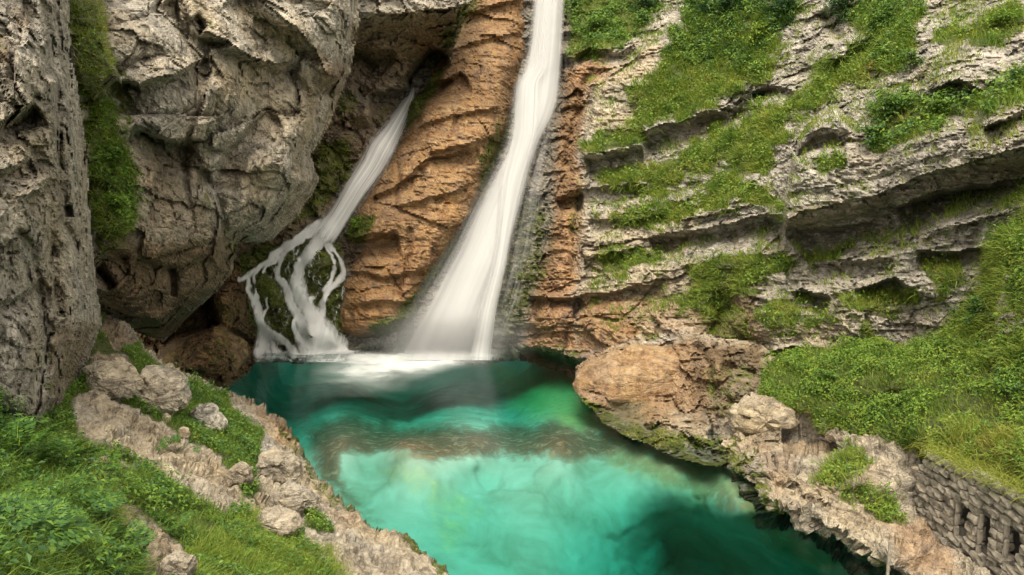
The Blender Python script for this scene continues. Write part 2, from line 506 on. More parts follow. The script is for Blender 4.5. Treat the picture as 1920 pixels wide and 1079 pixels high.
        if mode == 'ray':
            P = at(s.X, s.Y, Y - disp)
        else:
            du = np.gradient(P, axis=1); dv = np.gradient(P, axis=0)
            N = np.cross(dv, du); N /= np.linalg.norm(N, axis=-1, keepdims=True) + 1e-9
            P = P + N * disp[..., None]
        s.P = P
        du = np.gradient(P, axis=1); dv = np.gradient(P, axis=0)
        N = np.cross(dv, du); N /= np.linalg.norm(N, axis=-1, keepdims=True) + 1e-9
        s.N = N
        cs = .25 * (s.sd[:-1, :-1] + s.sd[1:, :-1] + s.sd[:-1, 1:] + s.sd[1:, 1:])
        s.cell = cs < 0
        idx = np.arange(s.nx * s.ny).reshape(s.ny, s.nx)
        F = np.stack([idx[:-1, :-1], idx[1:, :-1], idx[1:, 1:], idx[:-1, 1:]], -1)[s.cell]
        if s.name != 'pool_bed':
            under = smooth(-P[..., 2], .02, .35)                       # below the waterline: bare, dark, always wet
            s.m['moss'] *= 1 - .9 * under; s.m['wet'] = np.maximum(s.m['wet'], under); s.m['brown'] = np.maximum(s.m['brown'], under * .9); s.m['warm'] *= 1 - under
        V = P.reshape(-1, 3)
        # rim: run the border back into the hill so that the sheet is a body with thickness
        e = np.concatenate([F[:, [0, 1]], F[:, [1, 2]], F[:, [2, 3]], F[:, [3, 0]]])
        key = np.minimum(e[:, 0], e[:, 1]).astype(np.int64) * (s.nx * s.ny) + np.maximum(e[:, 0], e[:, 1])
        u, ix, ct = np.unique(key, return_index=True, return_counts=True)
        be = e[ix[ct == 1]]
        bv = np.unique(be)
        lut = np.full(len(V), -1); lut[bv] = np.arange(len(bv))
        off = (V[bv] - np.array([0, 0, CAM_H])); off /= np.linalg.norm(off, axis=1, keepdims=True)
        cen = V[F.ravel()].mean(0)
        inward = cen - V[bv]; inward -= (inward * off).sum(1, keepdims=True) * off
        inward /= np.linalg.norm(inward, axis=1, keepdims=True) + 1e-9
        back = V[bv] + off * skirt + inward * skirt * .12
        if mode != 'ray':
            jit = (1 + .6 * fbm(V[bv] * 1.3, 3, s.seed + 90))[:, None]
            back = V[bv] + np.array([0, 0, -skirt]) - inward * flare * jit
        nb = len(V)
        F2 = np.stack([be[:, 1], be[:, 0], nb + lut[be[:, 0]], nb + lut[be[:, 1]]], -1)
        allF = np.concatenate([F, F2]); allV = np.concatenate([V, back])
        used = np.unique(allF); rem = np.full(len(allV), -1); rem[used] = np.arange(len(used))
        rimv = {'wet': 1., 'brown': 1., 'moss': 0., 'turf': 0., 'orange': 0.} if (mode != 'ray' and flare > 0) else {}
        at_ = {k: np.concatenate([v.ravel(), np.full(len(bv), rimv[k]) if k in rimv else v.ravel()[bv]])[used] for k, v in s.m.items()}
        s.obj = mesh_obj(s.name, allV[used], rem[allF], M_ROCK, attrs=at_, smooth_shade=shade)
        return s.obj
    def sample(s, dens, per_m2, cap=400000):
        """random points on the surface where dens (0..1 per vertex) says so"""
        P = s.P
        a = np.linalg.norm(np.cross(P[1:, :-1] - P[:-1, :-1], P[:-1, 1:] - P[:-1, :-1]), axis=-1)
        Y = P[:-1, :-1, 1]
        exp = np.median(a) * 8
        a = np.minimum(a, exp)
        w = a * np.clip(.25 * (dens[:-1, :-1] + dens[1:, :-1] + dens[:-1, 1:] + dens[1:, 1:]), 0, 1) * s.cell
        n = int(min(cap, w.sum() * per_m2))
        if n < 1: return None
        c = np.cumsum(w.ravel()); k = np.searchsorted(c, RNG.random(n) * c[-1])
        j, i = np.unravel_index(np.minimum(k, w.size - 1), w.shape)
        u, v = RNG.random(n)[:, None], RNG.random(n)[:, None]
        p = (P[j, i] * (1 - u) + P[j, i + 1] * u) * (1 - v) + (P[j + 1, i] * (1 - u) + P[j + 1, i + 1] * u) * v
        return p, s.N[j, i], s.X[j, i], s.Y[j, i]
    def point(s, px, py):
        j = int(round((py - s.Y[0, 0]) / (s.Y[1, 0] - s.Y[0, 0]))); i = int(round((px - s.X[0, 0]) / (s.X[0, 1] - s.X[0, 0])))
        j = min(max(j, 0), s.ny - 1); i = min(max(i, 0), s.nx - 1)
        return s.P[j, i].copy(), s.N[j, i].copy()

# ------------------------------------------------------------------ vegetation
class Veg:
    def __init__(s): s.V, s.F, s.T, s.n = [], [], [], 0
    def add(s, V, F, T):
        s.V.append(V); s.F.append(F + s.n); s.T.append(T); s.n += len(V)
    def build(s, name, mat, parent=None):
        return mesh_obj(name, np.concatenate(s.V), np.concatenate(s.F), mat, parent, {'tone': np.concatenate(s.T)}, False)

def unit(v): return v / (np.linalg.norm(v, axis=-1, keepdims=True) + 1e-9)

def blades(veg, p, nrm, length, width, tone, lean=.55, droop=.6, up=.8):
    """grass blades: five vertices each, bending over under their own weight"""
    n = len(p)
    rnd = RNG.normal(size=(n, 3))
    d = unit(nrm * .6 + np.array([0, 0, up]) + rnd * lean * .6)
    L = (length * RNG.uniform(.55, 1.25, n))[:, None]
    dr = (droop * RNG.uniform(.3, 1.3, n))[:, None]
    side = unit(np.cross(d, RNG.normal(size=(n, 3)))) * (width * RNG.uniform(.6, 1.3, n))[:, None] * .5
    hor = unit(np.stack([rnd[:, 0], rnd[:, 1], 0 * rnd[:, 0]], -1) + nrm * np.array([1, 1, 0]) * 1.2)
    p1 = p + d * L * .55
    d2 = unit(d * (1 - dr * .55) + hor * dr * .6 + np.array([0, 0, -.75]) * dr)
    p2 = p1 + d2 * L * .5
    V = np.stack([p - side, p + side, p1 - side * .75, p1 + side * .75, p2], 1).reshape(-1, 3)
    b = np.arange(n)[:, None] * 5
    F = np.concatenate([b + [0, 1, 2], b + [1, 3, 2], b + [2, 3, 4]])
    T = np.repeat(np.clip(tone, 0, 1), 5)
    veg.add(V, F, T)

def leaves(veg, p, nrm, size, tone, facing=1.0):
    """folded diamond leaves"""
    n = len(p)
    up = unit(nrm * facing + np.array([0, -.25, .7]) + RNG.normal(size=(n, 3)) * .55)
    ax = unit(np.cross(up, RNG.normal(size=(n, 3))))
    sd = np.cross(up, ax)
    L = (size * RNG.uniform(.6, 1.3, n))[:, None]
    V = np.stack([p - ax * L * .5, p + sd * L * .30 + up * L * .10, p + ax * L * .55 - up * L * .12, p - sd * L * .30 + up * L * .10], 1).reshape(-1, 3)
    b = np.arange(n)[:, None] * 4
    F = np.concatenate([b + [0, 1, 2], b + [0, 2, 3]])
    veg.add(V, F, np.repeat(np.clip(tone, 0, 1), 4))

def grow(sheet, veg, poly_or_region, per_m2, length, width, tone, tvar=.18, soft=14, lean=.6, droop=.6, up=.8, clump=1.0, leafy=0, leafsize=.06, leaftone=.5, lveg=None, leaf_h=.12, turf=1.0):
    """one patch of growth: grass with clumps, and some broad leaves among it"""
    reg = poly_or_region if isinstance(poly_or_region, np.ndarray) else sheet.region(poly_or_region, soft)
    f = fbm(sheet.P * np.array([1.3, 1.3, 1.3]), 3, 77)
    dens = reg * np.clip(.75 + clump * f * 1.6, 0.0, 1)
    r = sheet.sample(dens, per_m2)
    if r:
        p, nr, x, y = r
        f1 = fbm(p * 1.1, 3, 81); f2 = fbm(p * 3.3, 2, 82)
        blades(veg, p, nr, length * np.clip(1 + f1 * .9, .45, 1.8), width, tone + f1 * tvar * 1.6 + f2 * tvar + RNG.normal(size=len(p)) * .09, lean, droop, up)
    if leafy and lveg is not None:
        d2 = reg * np.clip(.35 + fbm(sheet.P * 1.1, 3, 91) * 2.2, 0, 1)
        r = sheet.sample(d2, leafy)
        if r:
            p, nr, x, y = r
            h = RNG.random(len(p)) ** .7 * leaf_h * np.clip(1 + fbm(p * 1.2, 2, 95) * 1.5, .3, 2)
            p = p + nr * h[:, None] * .5 + np.array([0, 0, 1]) * h[:, None] * .7
            leaves(lveg, p, nr, leafsize, leaftone + fbm(p * 2., 2, 97) * .3 + RNG.normal(size=len(p)) * .13)

def bm_obj(name, bm, mat, parent):
    bmesh.ops.recalc_face_normals(bm, faces=bm.faces[:])
    me = bpy.data.meshes.new(name); bm.to_mesh(me); bm.free(); me.materials.append(mat)
    o = bpy.data.objects.new(name, me); COL.objects.link(o); o.parent = parent
    return o

# ================================================================== THE PLACE
ST = 3.0
# ---- near cliff at the left edge
near = Sheet("near_cliff", -260, -260, 230, 860, ST, [
    (0, 0, 15.3), (130, 0, 17.2), (60, 150, 15.6), (165, 300, 18), (0, 300, 13.9), (90, 300, 15.6), (185, 600, 18.2), (70, 835, 14.3), (0, 825, 13.3),
    (130, 700, 16.4), (0, 600, 13.6), (90, 500, 15.6), (-240, 300, 11), (-240, 850, 10.5), (-240, -250, 13.5), (130, -250, 19), (0, -250, 17)],
    [(-255, -255), (118, -255), (128, 0), (133, 110), (158, 240), (166, 330), (170, 440), (184, 540), (192, 610), (165, 680), (140, 720), (128, 765), (95, 800), (70, 838), (40, 812), (0, 800), (-255, 780)], 1)
near.ledge([(-40, 250), (10, 225), (62, 188)], 1.0, 16, 50, .35)
near.ledge([(-20, 318), (25, 308), (55, 292)], .8, 14, 45, .25)
near.ledge([(40, 372), (75, 358), (95, 330)], .5, 12, 40, .15)
near.crack([(108, 150), (112, 220), (108, 300), (125, 380), (118, 420), (150, 470), (166, 560)], .9, 9)
near.crack([(126, 385), (130, 410)], 1.1, 9)
near.crack([(70, -30), (96, 60), (104, 150)], .5, 7)
near.crack([(20, 420), (60, 470), (85, 560), (90, 660), (75, 760)], .5, 8)
near.crack([(95, 430), (105, 520), (112, 600)], .55, 9)
near.ledge([(-10, 570), (40, 555), (80, 520)], .45, 10, 40, .15)
near.step([(112, 140), (112, 260), (118, 400)], -.5, 8, 60)
near.bulge(35, 130, 90, 110, .6); near.bulge(60, 400, 60, 110, .5); near.bulge(45, 690, 70, 130, .6); near.bulge(150, 560, 40, 130, .35)
near.mask('brown', [(20, 10), (62, 20), (60, 60), (25, 60)], .45); near.mask('brown', [(-20, 50), (22, 70), (20, 120), (-20, 120)], .55)
near.mask('moss', [(-20, 0), (20, 30), (15, 110), (-20, 110)], .5); near.mask('moss', [(95, 130), (125, 180), (125, 300), (95, 280)], .34)
near.mask('moss', [(60, 640), (140, 640), (150, 720), (80, 800), (60, 740)], .38); near.mask('brown', [(90, 620), (190, 600), (150, 700), (90, 800)], .5)
near.mask('moss', [(0, 170), (70, 180), (50, 240), (0, 240)], .42)
near.mask('wet', [(98, 170), (125, 180), (130, 420), (108, 420)], .35)
near.m['warm'] += .16
near.finish(relief=.65, facets=((.45, .42), (1.3, .24)), rough=.16, rscale=2.4, edge=2.2, skirt=5, small=.13, strat=((.8, .5, .22), (2.6, 1.5, .10)), sdir=(.75, .3, .5), adir=(-.3, 0, .9), stretch=(1, 1, .8), tilt=(.35, .2))
tag(near.obj, "pale grey pitted cliff wall closest to the viewer beside the green gully", kind='structure')

# ---- middle left cliff with the mossy gully beside it
mid = Sheet("gully_cliff", 20, -230, 730, 680, ST, [
    (130, 0, 23), (130, 450, 22.5), (60, 500, 21.5), (60, -230, 23), (200, 0, 24.4), (190, 250, 23.4), (200, 450, 22.8), (215, 560, 25), (280, 630, 27.5), (330, 100, 25.2), (300, 350, 26),
    (420, 200, 28), (430, 450, 28.5), (330, 600, 28.8), (520, 100, 29.3), (600, 60, 30.6), (665, 0, 32.6), (640, 180, 33), (550, 300, 31.0), (500, 430, 31),
    (590, 330, 32.3), (440, 510, 30.3), (300, 0, 25.8), (460, 0, 28.6), (130, -230, 25), (400, -230, 30), (690, -230, 36)],
    [(25, -225), (700, -225), (677, 0), (656, 140), (634, 186), (622, 232), (580, 290), (600, 340), (562, 402), (505, 452), (447, 456), (434, 515), (392, 558), (345, 602), (303, 640), (250, 622), (192, 585), (100, 560), (25, 500)], 2)
mid.step([(215, -200), (188, 0), (205, 110), (232, 150)], -1.6, 8, 130)            # big grey block stands in front of the gully
mid.ledge([(215, 150), (240, 170), (275, 150), (330, 140), (392, 100)], .9, 12, 60, .4)
mid.crack([(228, 162), (262, 165)], 1.1, 7)
mid.bulge(300, 60, 110, 120, .8); mid.bulge(320, 190, 85, 90, 1.0, .3); mid.bulge(300, 400, 110, 110, .5)
mid.step([(385, 85), (392, 130), (380, 190), (350, 262)][::-1], -1.2, 9, 120)
mid.ledge([(246, 232), (275, 240), (300, 256), (335, 268), (352, 255)], 1.6, 14, 60, .5)
mid.crack([(258, 242), (285, 258), (312, 270)], 1.1, 7)
mid.ledge([(335, -20), (352, 25), (372, 55), (430, 75), (470, 108), (520, 118), (560, 106)], 1.3, 22, 70, .6)
mid.crack([(362, 30), (385, 60)], 1.5, 11)
mid.ledge([(478, -30), (500, 12), (555, 52), (590, 92), (610, 138), (640, 150)], 1.5, 34, 70, .7)
mid.step([(640, 186), (655, 140), (664, 70), (672, 0), (690, -150)], -.6, 5, 60)
mid.crack([(667, -10), (650, 140), (630, 190)], .7, 3.5, .15)
mid.bulge(450, 40, 70, 60, .7); mid.bulge(540, 60, 60, 55, .6); mid.bulge(560, 180, 60, 60, .4)
mid.step([(398, 360), (402, 320), (420, 280), (455, 235), (500, 195)], 1.3, 14, 70)  # concave face
mid.bulge(430, 190, 55, 90, .8); mid.bulge(520, 330, 70, 130, .9, .5); mid.bulge(575, 330, 30, 60, .5)
mid.crack([(545, 130), (590, 190), (600, 240)], .6, 7); mid.crack([(500, 200), (520, 230), (530, 280)], .5, 6)
mid.crack([(372, 310), (400, 345), (415, 390), (428, 470)], .9, 8); mid.crack([(350, 270), (345, 330), (360, 400)], .5, 7)
mid.ledge([(250, 478), (300, 490), (340, 500), (395, 470)], .7, 12, 50, .35)
mid.crack([(322, 500), (325, 560)], 1.3, 6); mid.crack([(180, 500), (200, 520), (215, 540)], 1.6, 10)
mid.ledge([(195, 575), (250, 596), (300, 596), (350, 575), (395, 535)], 2.2, 26, 80, .3, taper=.02)
mid.ledge([(160, 495), (200, 470), (245, 470)], 1.2, 18, 50, .2)
mid.bulge(205, 420, 45, 50, .7); mid.bulge(240, 540, 70, 50, .8); mid.bulge(360, 540, 55, 45, .8)
mid.m['dip'] += 1; mid.m['warm'] += .22
for pl, v in (([(390, 100), (470, 110), (560, 110), (620, 150), (610, 230), (560, 280), (480, 200), (400, 180)], .55),
              ([(455, 0), (560, 60), (600, 130), (560, 110), (470, 60), (420, 20)], .75), ([(420, 230), (520, 190), (560, 280), (480, 420), (430, 440), (400, 340)], .45),
              ([(570, 60), (640, 140), (620, 190), (580, 130)], .7), ([(345, 255), (400, 300), (400, 380), (345, 340)], .6)):
    mid.mask('warm', pl, v, 25)
mid.mask('brown', [(200, 455), (430, 440), (440, 520), (340, 610), (290, 650), (190, 590), (180, 500)], .78, 30)
mid.mask('brown', [(250, 280), (345, 280), (400, 430), (260, 450)], .35, 30)
mid.mask('brown', [(600, 100), (655, 130), (635, 190), (600, 160)], .6)
mid.mask('moss', [(130, -20), (185, -20), (205, 110), (250, 140), (248, 300), (262, 400), (240, 470), (180, 500), (160, 300), (135, 150)], .62)
mid.mask('moss', [(352, 330), (385, 320), (425, 390), (435, 450), (400, 440), (380, 380)], .42); mid.mask('moss', [(430, 445), (520, 445), (560, 400), (600, 350), (600, 420), (470, 500), (430, 500)], .6)
mid.mask('moss', [(340, -20), (400, 20), (420, 90), (370, 60)], .40); mid.mask('moss', [(380, 100), (520, 200), (530, 270), (400, 200)], .28)
mid.mask('moss', [(190, 570), (300, 590), (390, 540), (340, 620), (290, 650)], .42)
GULLY = [(172, 195), (205, 190), (225, 270), (252, 330), (252, 425), (222, 440), (182, 430), (172, 330), (162, 260)]
GULLY2 = [(128, -20), (180, -20), (196, 70), (210, 120), (165, 190), (140, 110)]
mid.mask('turf', GULLY, 1); mid.mask('turf', GULLY2, .7)
mid.mask('wet', [(230, 575), (300, 600), (390, 540), (350, 620), (290, 650), (240, 620)], .5)
mid.finish(relief=.72, facets=((.30, .75), (.85, .30), (2.0, .12)), rough=.10, rscale=2.2, strat=((.55, .3, .30), (2.2, .8, .12)), sdir=(-.62, .35, .7), adir=(.7, .1, .7), edge=2.6, skirt=4.5, small=.06, stretch=(1, 1, 1.0), tilt=(-.7, .3))
tag(mid.obj, "broken grey and tan cliff between the green gully and the small waterfall", kind='structure')

# ---- cave, small fall's gully, brown rocks at the pool's far left corner
back = Sheet("cave_rocks", 170, -230, 930, 740, ST, [
    (300, 715, 'z', -.3), (432, 716, 'z', -.15), (482, 684, 'z', -.1), (390, 640, 33.2), (440, 570, 35.2), (330, 640, 34.5), (300, 600, 36), (200, 600, 35), (200, 400, 36), (300, 400, 36.5),
    (400, 500, 35.4), (482, 664, 'z', -.1), (560, 664, 'z', -.1), (645, 662, 'z', -.1), (470, 540, 36.8), (560, 600, 37.2), (600, 505, 38.0), (500, 480, 37.6), (620, 430, 38.9), (680, 330, 40.2),
    (740, 230, 41.8), (775, 165, 43.2), (560, 420, 38), (620, 300, 39.3), (640, 230, 39.6), (700, 200, 40.6), (690, 160, 41.0), (700, 100, 38.8), (860, 100, 40.6),
    (680, 25, 36.9), (860, 18, 38.6), (780, 0, 37.5), (800, -220, 40), (680, -220, 38.5), (920, -220, 43), (840, 150, 43.5), (920, 300, 42), (800, 400, 40), (720, 650, 'z', -.1), (760, 300, 41.5), (700, 480, 38.8)],
    [(175, -225), (888, -225), (884, 0), (862, 60), (846, 100), (850, 160), (800, 300), (760, 420), (740, 690), (640, 680), (480, 682), (470, 700), (425, 730), (300, 735), (175, 735)], 3)
back.ledge([(640, 28), (672, 22), (740, 28), (800, 22), (880, 10)], 1.7, 60, 120, .5, taper=0)
back.ledge([(650, 80), (700, 88), (730, 90), (750, 110)], 1.0, 22, 60, .3)
back.ledge([(690, 168), (745, 165), (775, 152), (800, 112), (830, 92)], 2.5, 20, 70, .3, taper=.05)
back.crack([(765, 172), (790, 145), (812, 112), (826, 95)], 5.0, 15)
back.crack([(655, 100), (680, 112), (700, 135)], 1.0, 10); back.crack([(645, 150), (668, 158), (690, 180)], 1.0, 9)
back.bulge(670, 162, 28, 20, .9); back.bulge(690, 215, 36, 26, .9); back.bulge(655, 265, 36, 26, .8); back.bulge(740, 135, 40, 34, .7)
back.bulge(655, 210, 20, 20, .5); back.bulge(610, 300, 24, 30, .7)
back.ledge([(300, 640), (330, 626), (370, 612), (400, 606), (440, 618), (470, 632)], -.2, 10, 30, .4)
back.bulge(385, 650, 95, 55, 1.6, .1); back.bulge(435, 568, 45, 45, 1.2); back.bulge(400, 560, 40, 25, .6); back.bulge(345, 690, 40, 25, .7)
back.crack([(380, 555), (392, 590), (400, 615)], 2.4, 11); back.crack([(300, 640), (345, 625), (395, 608)], 2.2, 13); back.crack([(425, 620), (450, 630), (475, 650)], 1.2, 6)
back.bulge(560, 560, 110, 120, .9, -.3); back.bulge(610, 480, 45, 60, .5); back.bulge(520, 600, 40, 40, .5); back.bulge(605, 620, 45, 40, .5)
back.mask('brown', [(160, 500), (480, 480), (490, 700), (430, 740), (160, 740)], 1, 20); back.mask('brown', [(640, 60), (870, 10), (850, 110), (780, 170), (690, 180), (630, 180)], .62, 20)
back.mask('warm', [(700, 20), (850, 30), (820, 110), (720, 120)], .6, 20)
back.mask('orange', [(780, 70), (830, 62), (830, 92), (780, 100)], .7, 16)
back.mask('brown', [(600, 180), (780, 190), (700, 480), (440, 660), (440, 440)], .7, 20)
for pl, v in (([(620, 170), (665, 165), (690, 200), (640, 225)], .6), ([(590, 260), (660, 250), (680, 330), (600, 400), (540, 430), (560, 380)], .66), ([(700, 190), (770, 190), (700, 260)], .5),
              ([(440, 480), (560, 440), (640, 430), (660, 600), (620, 660), (480, 660)], .74), ([(780, 160), (850, 90), (900, 0), (880, -20), (830, 60)], .6),
              ([(400, 540), (480, 560), (490, 700), (420, 715), (380, 690)], .42), ([(860, -20), (960, -20), (920, 60), (870, 40)], .62), ([(300, 560), (400, 600), (350, 640), (280, 620)], .4)):
    back.mask('moss', pl, v, 16)
back.mask('wet', [(440, 470), (640, 420), (740, 220), (800, 130), (790, 200), (680, 420), (660, 660), (440, 700)], .62, 18)
back.mask('wet', [(760, 170), (800, 100), (840, 90), (800, 190)], .8, 8); back.mask('wet', [(300, 590), (400, 560), (400, 610), (300, 645)], .6); back.mask('wet', [(400, 680), (490, 660), (490, 720), (400, 725)], .5)
back.finish(facets=((.6, .45), (1.3, .34), (2.6, .14)), rough=.26, rscale=1.6, edge=0, skirt=3, small=.10, tilt=(.3, .2))
tag(back.obj, "dark cave mouth and mossy rocks around the small waterfall", kind='structure')

# ---- ochre buttress between the two falls
butt = Sheet("ochre_buttress", 590, -230, 1060, 700, ST, [
    (618, 648, 'z', -.15), (700, 652, 'z', -.15), (770, 650, 'z', -.15), (640, 420, 38.0), (700, 520, 37.1), (790, 500, 37.4), (720, 330, 39.0), (880, 330, 39.2), (800, 330, 38.6), (780, 180, 41.4), (950, 180, 41.8), (870, 180, 40.9),
    (840, 90, 43.5), (985, 60, 44.2), (900, 0, 44.8), (990, 0, 45.4), (860, -220, 50), (1040, -220, 50.5), (950, -220, 50), (690, 620, 36.6)],
    [(872, -225), (1010, -225), (996, 0), (984, 110), (952, 240), (905, 380), (850, 480), (800, 570), (785, 672), (620, 675), (618, 600), (632, 545), (648, 505), (640, 450), (650, 400), (690, 345), (730, 290), (762, 245), (772, 190), (800, 160), (822, 120), (836, 92), (862, 40)], 4)
butt.ledge([(690, 372), (740, 352), (800, 300), (840, 292), (900, 270)], .5, 8, 40, .35); butt.ledge([(640, 452), (665, 446), (700, 440), (745, 432)], 1.1, 14, 60, .4)
butt.ledge([(766, 178), (800, 160), (840, 150), (870, 135)], 1.0, 10, 40, .35); butt.crack([(790, 192), (820, 175), (850, 150)], .9, 5)
butt.ledge([(650, 505), (690, 510), (720, 520), (800, 500)], .5, 7, 40, .2); butt.ledge([(640, 575), (700, 560), (780, 565)], .3, 7, 40, .2)
butt.ledge([(800, 290), (860, 272), (930, 250)], .35, 7, 40, .2); butt.ledge([(740, 390), (800, 372), (880, 350)], .35, 7, 40, .2); butt.ledge([(780, 240), (850, 215), (940, 200)], .3, 7, 40, .2)
butt.ledge([(620, 618), (680, 622), (740, 600), (790, 590)], 1.0, 20, 50, .25); butt.ledge([(800, 110), (880, 80), (980, 60)], .3, 7, 40, .2)
butt.ledge([(860, 40), (920, 10), (990, -10)], .4, 8, 40, .2)
butt.bulge(700, 560, 90, 80, .7); butt.bulge(730, 400, 70, 50, .5); butt.bulge(840, 240, 70, 60, .5); butt.bulge(910, 110, 60, 70, .5)
butt.crack([(745, 300), (750, 350), (740, 400)], .35, 5); butt.crack([(860, 200), (850, 260)], .3, 5); butt.crack([(770, 420), (765, 480), (750, 540)], .4, 5)
butt.m['orange'] += .76; butt.m['wet'] += .14; butt.m['warm'] += .65
butt.mask('orange', [(630, 560), (700, 470), (760, 440), (850, 340), (890, 380), (800, 560), (770, 640), (620, 640)], .85, 24)
butt.mask('orange', [(940, -20), (1000, -20), (980, 120), (930, 140), (950, 60)], .85, 16); butt.mask('orange', [(640, 440), (690, 440), (690, 500), (650, 500)], .8)
butt.mask('orange', [(830, 290), (880, 260), (890, 330), (840, 400)], .7)
for pl, v in (([(760, 560), (860, 420), (890, 380), (910, 300), (960, 200), (990, 60), (1010, 60), (960, 260), (860, 480), (800, 650), (730, 660), (700, 640)], .66), ([(640, 410), (680, 400), (710, 410), (680, 450), (660, 500), (636, 480)], .85),
              ([(770, 180), (830, 120), (840, 140), (790, 220), (700, 350), (690, 340)], .72), ([(900, 270), (950, 200), (930, 300), (890, 320)], .55), ([(700, 300), (760, 240), (790, 200), (740, 300)], .6), ([(690, 600), (760, 580), (780, 650), (690, 655)], .66),
              ([(880, -20), (930, -20), (880, 60), (850, 90)], .5)):
    butt.mask('moss', pl, min(.95, v + .14), 18)
butt.mask('brown', [(800, 560), (880, 400), (930, 260), (985, 60), (1010, 60), (960, 260), (860, 500), (790, 660), (720, 660)], .5, 26); butt.mask('wet', [(770, 560), (880, 380), (960, 180), (1000, 0), (1020, 0), (960, 260), (860, 500), (790, 670)], .6, 18); butt.mask('wet', [(615, 630), (790, 630), (790, 680), (615, 680)], .6, 10)
butt.finish(edge_fade=(540, 625), facets=((.5, .26), (1.4, .08)), rough=.06, strat=((.7, .35, .24), (2.6, 1.0, .09)), sdir=(-.12, .1, 1), adir=(.95, .3, .1), rscale=1.6, edge=2.4, skirt=3, beds=.04, small=.08, stretch=(.7, .7, 2.3), tilt=(.15, .1))
tag(butt.obj, "ochre stained rock buttress between the small and the large waterfall", kind='structure')

# ---- right cliff with its ledges, running behind the large fall
right = Sheet("terraced_cliff", 770, -260, 2140, 720, ST, [
    (780, 670, 'z', -.3), (900, 674, 'z', -.25), (985, 664, 'z', -.2), (1080, 696, 'z', -.2), (800, 560, 38.8), (930, 560, 38.2), (960, 420, 40), (860, 420, 41), (990, 250, 42.6), (900, 250, 43.6), (1030, 100, 45.2), (930, 100, 46), (1010, 0, 46.8), (1010, -250, 51), (800, -250, 51), (800, 100, 47), (800, 300, 43),
    (1000, 600, 36.7), (1010, 560, 36.8), (1090, 560, 35.4), (1180, 650, 32.6), (1300, 630, 31), (1050, 400, 38.6), (1090, 300, 39.4), (1100, 130, 42.4), (1200, 60, 43.6), (1150, 0, 46), (1080, -250, 51), (1250, 300, 37.2), (1250, 450, 35), (1250, 550, 33.2),
    (1400, 100, 38.6), (1400, 300, 33.8), (1400, 420, 31.7), (1400, 550, 30), (1420, 670, 28.6), (1500, 0, 38.6), (1500, 300, 30.4), (1560, 655, 27.2), (1600, 300, 28.4), (1600, 450, 28), (1700, 645, 25.4),
    (1700, 200, 27.8), (1700, 0, 33.5), (1700, 450, 26.3), (1900, 0, 29.5), (1900, 150, 25.3), (1900, 280, 22.6), (1900, 450, 23), (1900, 600, 21.3), (2130, 600, 17.5), (2130, 300, 19.5), (2130, 0, 25), (1900, -250, 36), (1500, -250, 46), (2130, -250, 32), (1300, -250, 49)],
    [(775, -255), (2135, -255), (2135, 715), (1120, 715), (1080, 706), (985, 678), (900, 684), (775, 682)], 5)
R = right
R.ledge([(1462, 425), (1500, 402), (1560, 388), (1620, 372), (1680, 352), (1720, 332), (1790, 316), (1860, 290), (1930, 272), (2140, 220)], 2.3, 58, 60, .5, 50, taper=.02)
R.ledge([(1676, 392), (1720, 372), (1770, 356), (1840, 345), (1890, 338), (1960, 330)], 1.1, 14, 50, .7, 26, taper=.05)
R.ledge([(1210, 446), (1260, 438), (1320, 430), (1380, 416), (1440, 402), (1475, 404)], 1.3, 18, 60, .4, 40, taper=.05)
R.ledge([(1465, 426), (1560, 428), (1640, 415)], .6, 10, 40, .35, 18)
R.ledge([(1195, 248), (1240, 238), (1290, 224), (1330, 208), (1370, 196), (1408, 178)], 1.5, 22, 60, .5, 40, taper=.06)
R.ledge([(1092, 292), (1130, 286), (1165, 280), (1205, 270)], 1.2, 18, 50, .3, 30, taper=.06)
R.ledge([(1405, 174), (1440, 160), (1490, 172)], 1.1, 14, 40, .4, 30)
R.ledge([(985, 552), (1040, 560), (1085, 556), (1140, 548), (1195, 535), (1250, 520)], .7, 8, 70, .4, 40); R.crack([(1083, 556), (1076, 602)], .9, 5)
R.ledge([(1090, 480), (1130, 478), (1210, 462)], .5, 8, 50, .35, 30); R.ledge([(1095, 352), (1150, 352), (1210, 345)], .35, 7, 40, .25, 30); R.ledge([(1100, 410), (1190, 412), (1260, 398)], .4, 7, 40, .25, 30)
R.ledge([(970, 660), (1010, 648), (1060, 668), (1110, 676), (1150, 664), (1180, 652), (1230, 648), (1300, 630)], 2.2, 22, 60, .35, 40, taper=.02)
R.ledge([(1290, 622), (1330, 640), (1370, 655), (1425, 672)], 2.4, 22, 40, .4, 30)
R.ledge([(1440, 664), (1490, 652), (1550, 656), (1596, 660)], 2.0, 16, 30, .35, 30)
R.ledge([(1600, 540), (1650, 528), (1680, 520), (1715, 545), (1730, 562)], 1.2, 10, 40, .35, 30); R.ledge([(1490, 540), (1525, 548), (1560, 560)], .9, 10, 35, .3, 25)
R.ledge([(1715, 470), (1800, 470), (1885, 458)], 1.1, 8, 40, .35, 24); R.ledge([(1510, 498), (1600, 490), (1680, 480)], .5, 8, 40, .3, 24)
R.crack([(1335, 560), (1350, 600), (1330, 640)], 1.0, 12); R.bulge(1360, 570, 30, 30, -.9)
R.step([(1470, 430), (1466, 380), (1478, 320), (1490, 262), (1530, 215), (1570, 190)], -1.4, 12, 140)       # the bulging shoulder
R.ledge([(1478, 300), (1500, 262), (1540, 240), (1590, 245)], .45, 22, 60, .2, 30); R.crack([(1490, 300), (1530, 265), (1570, 255)], .5, 8)
R.bulge(1560, 330, 80, 60, .4); R.bulge(1760, 280, 120, 50, .8, -.25); R.bulge(1800, 120, 90, 60, .9); R.bulge(1560, 90, 40, 60, .6); R.bulge(1880, 210, 60, 50, .6)
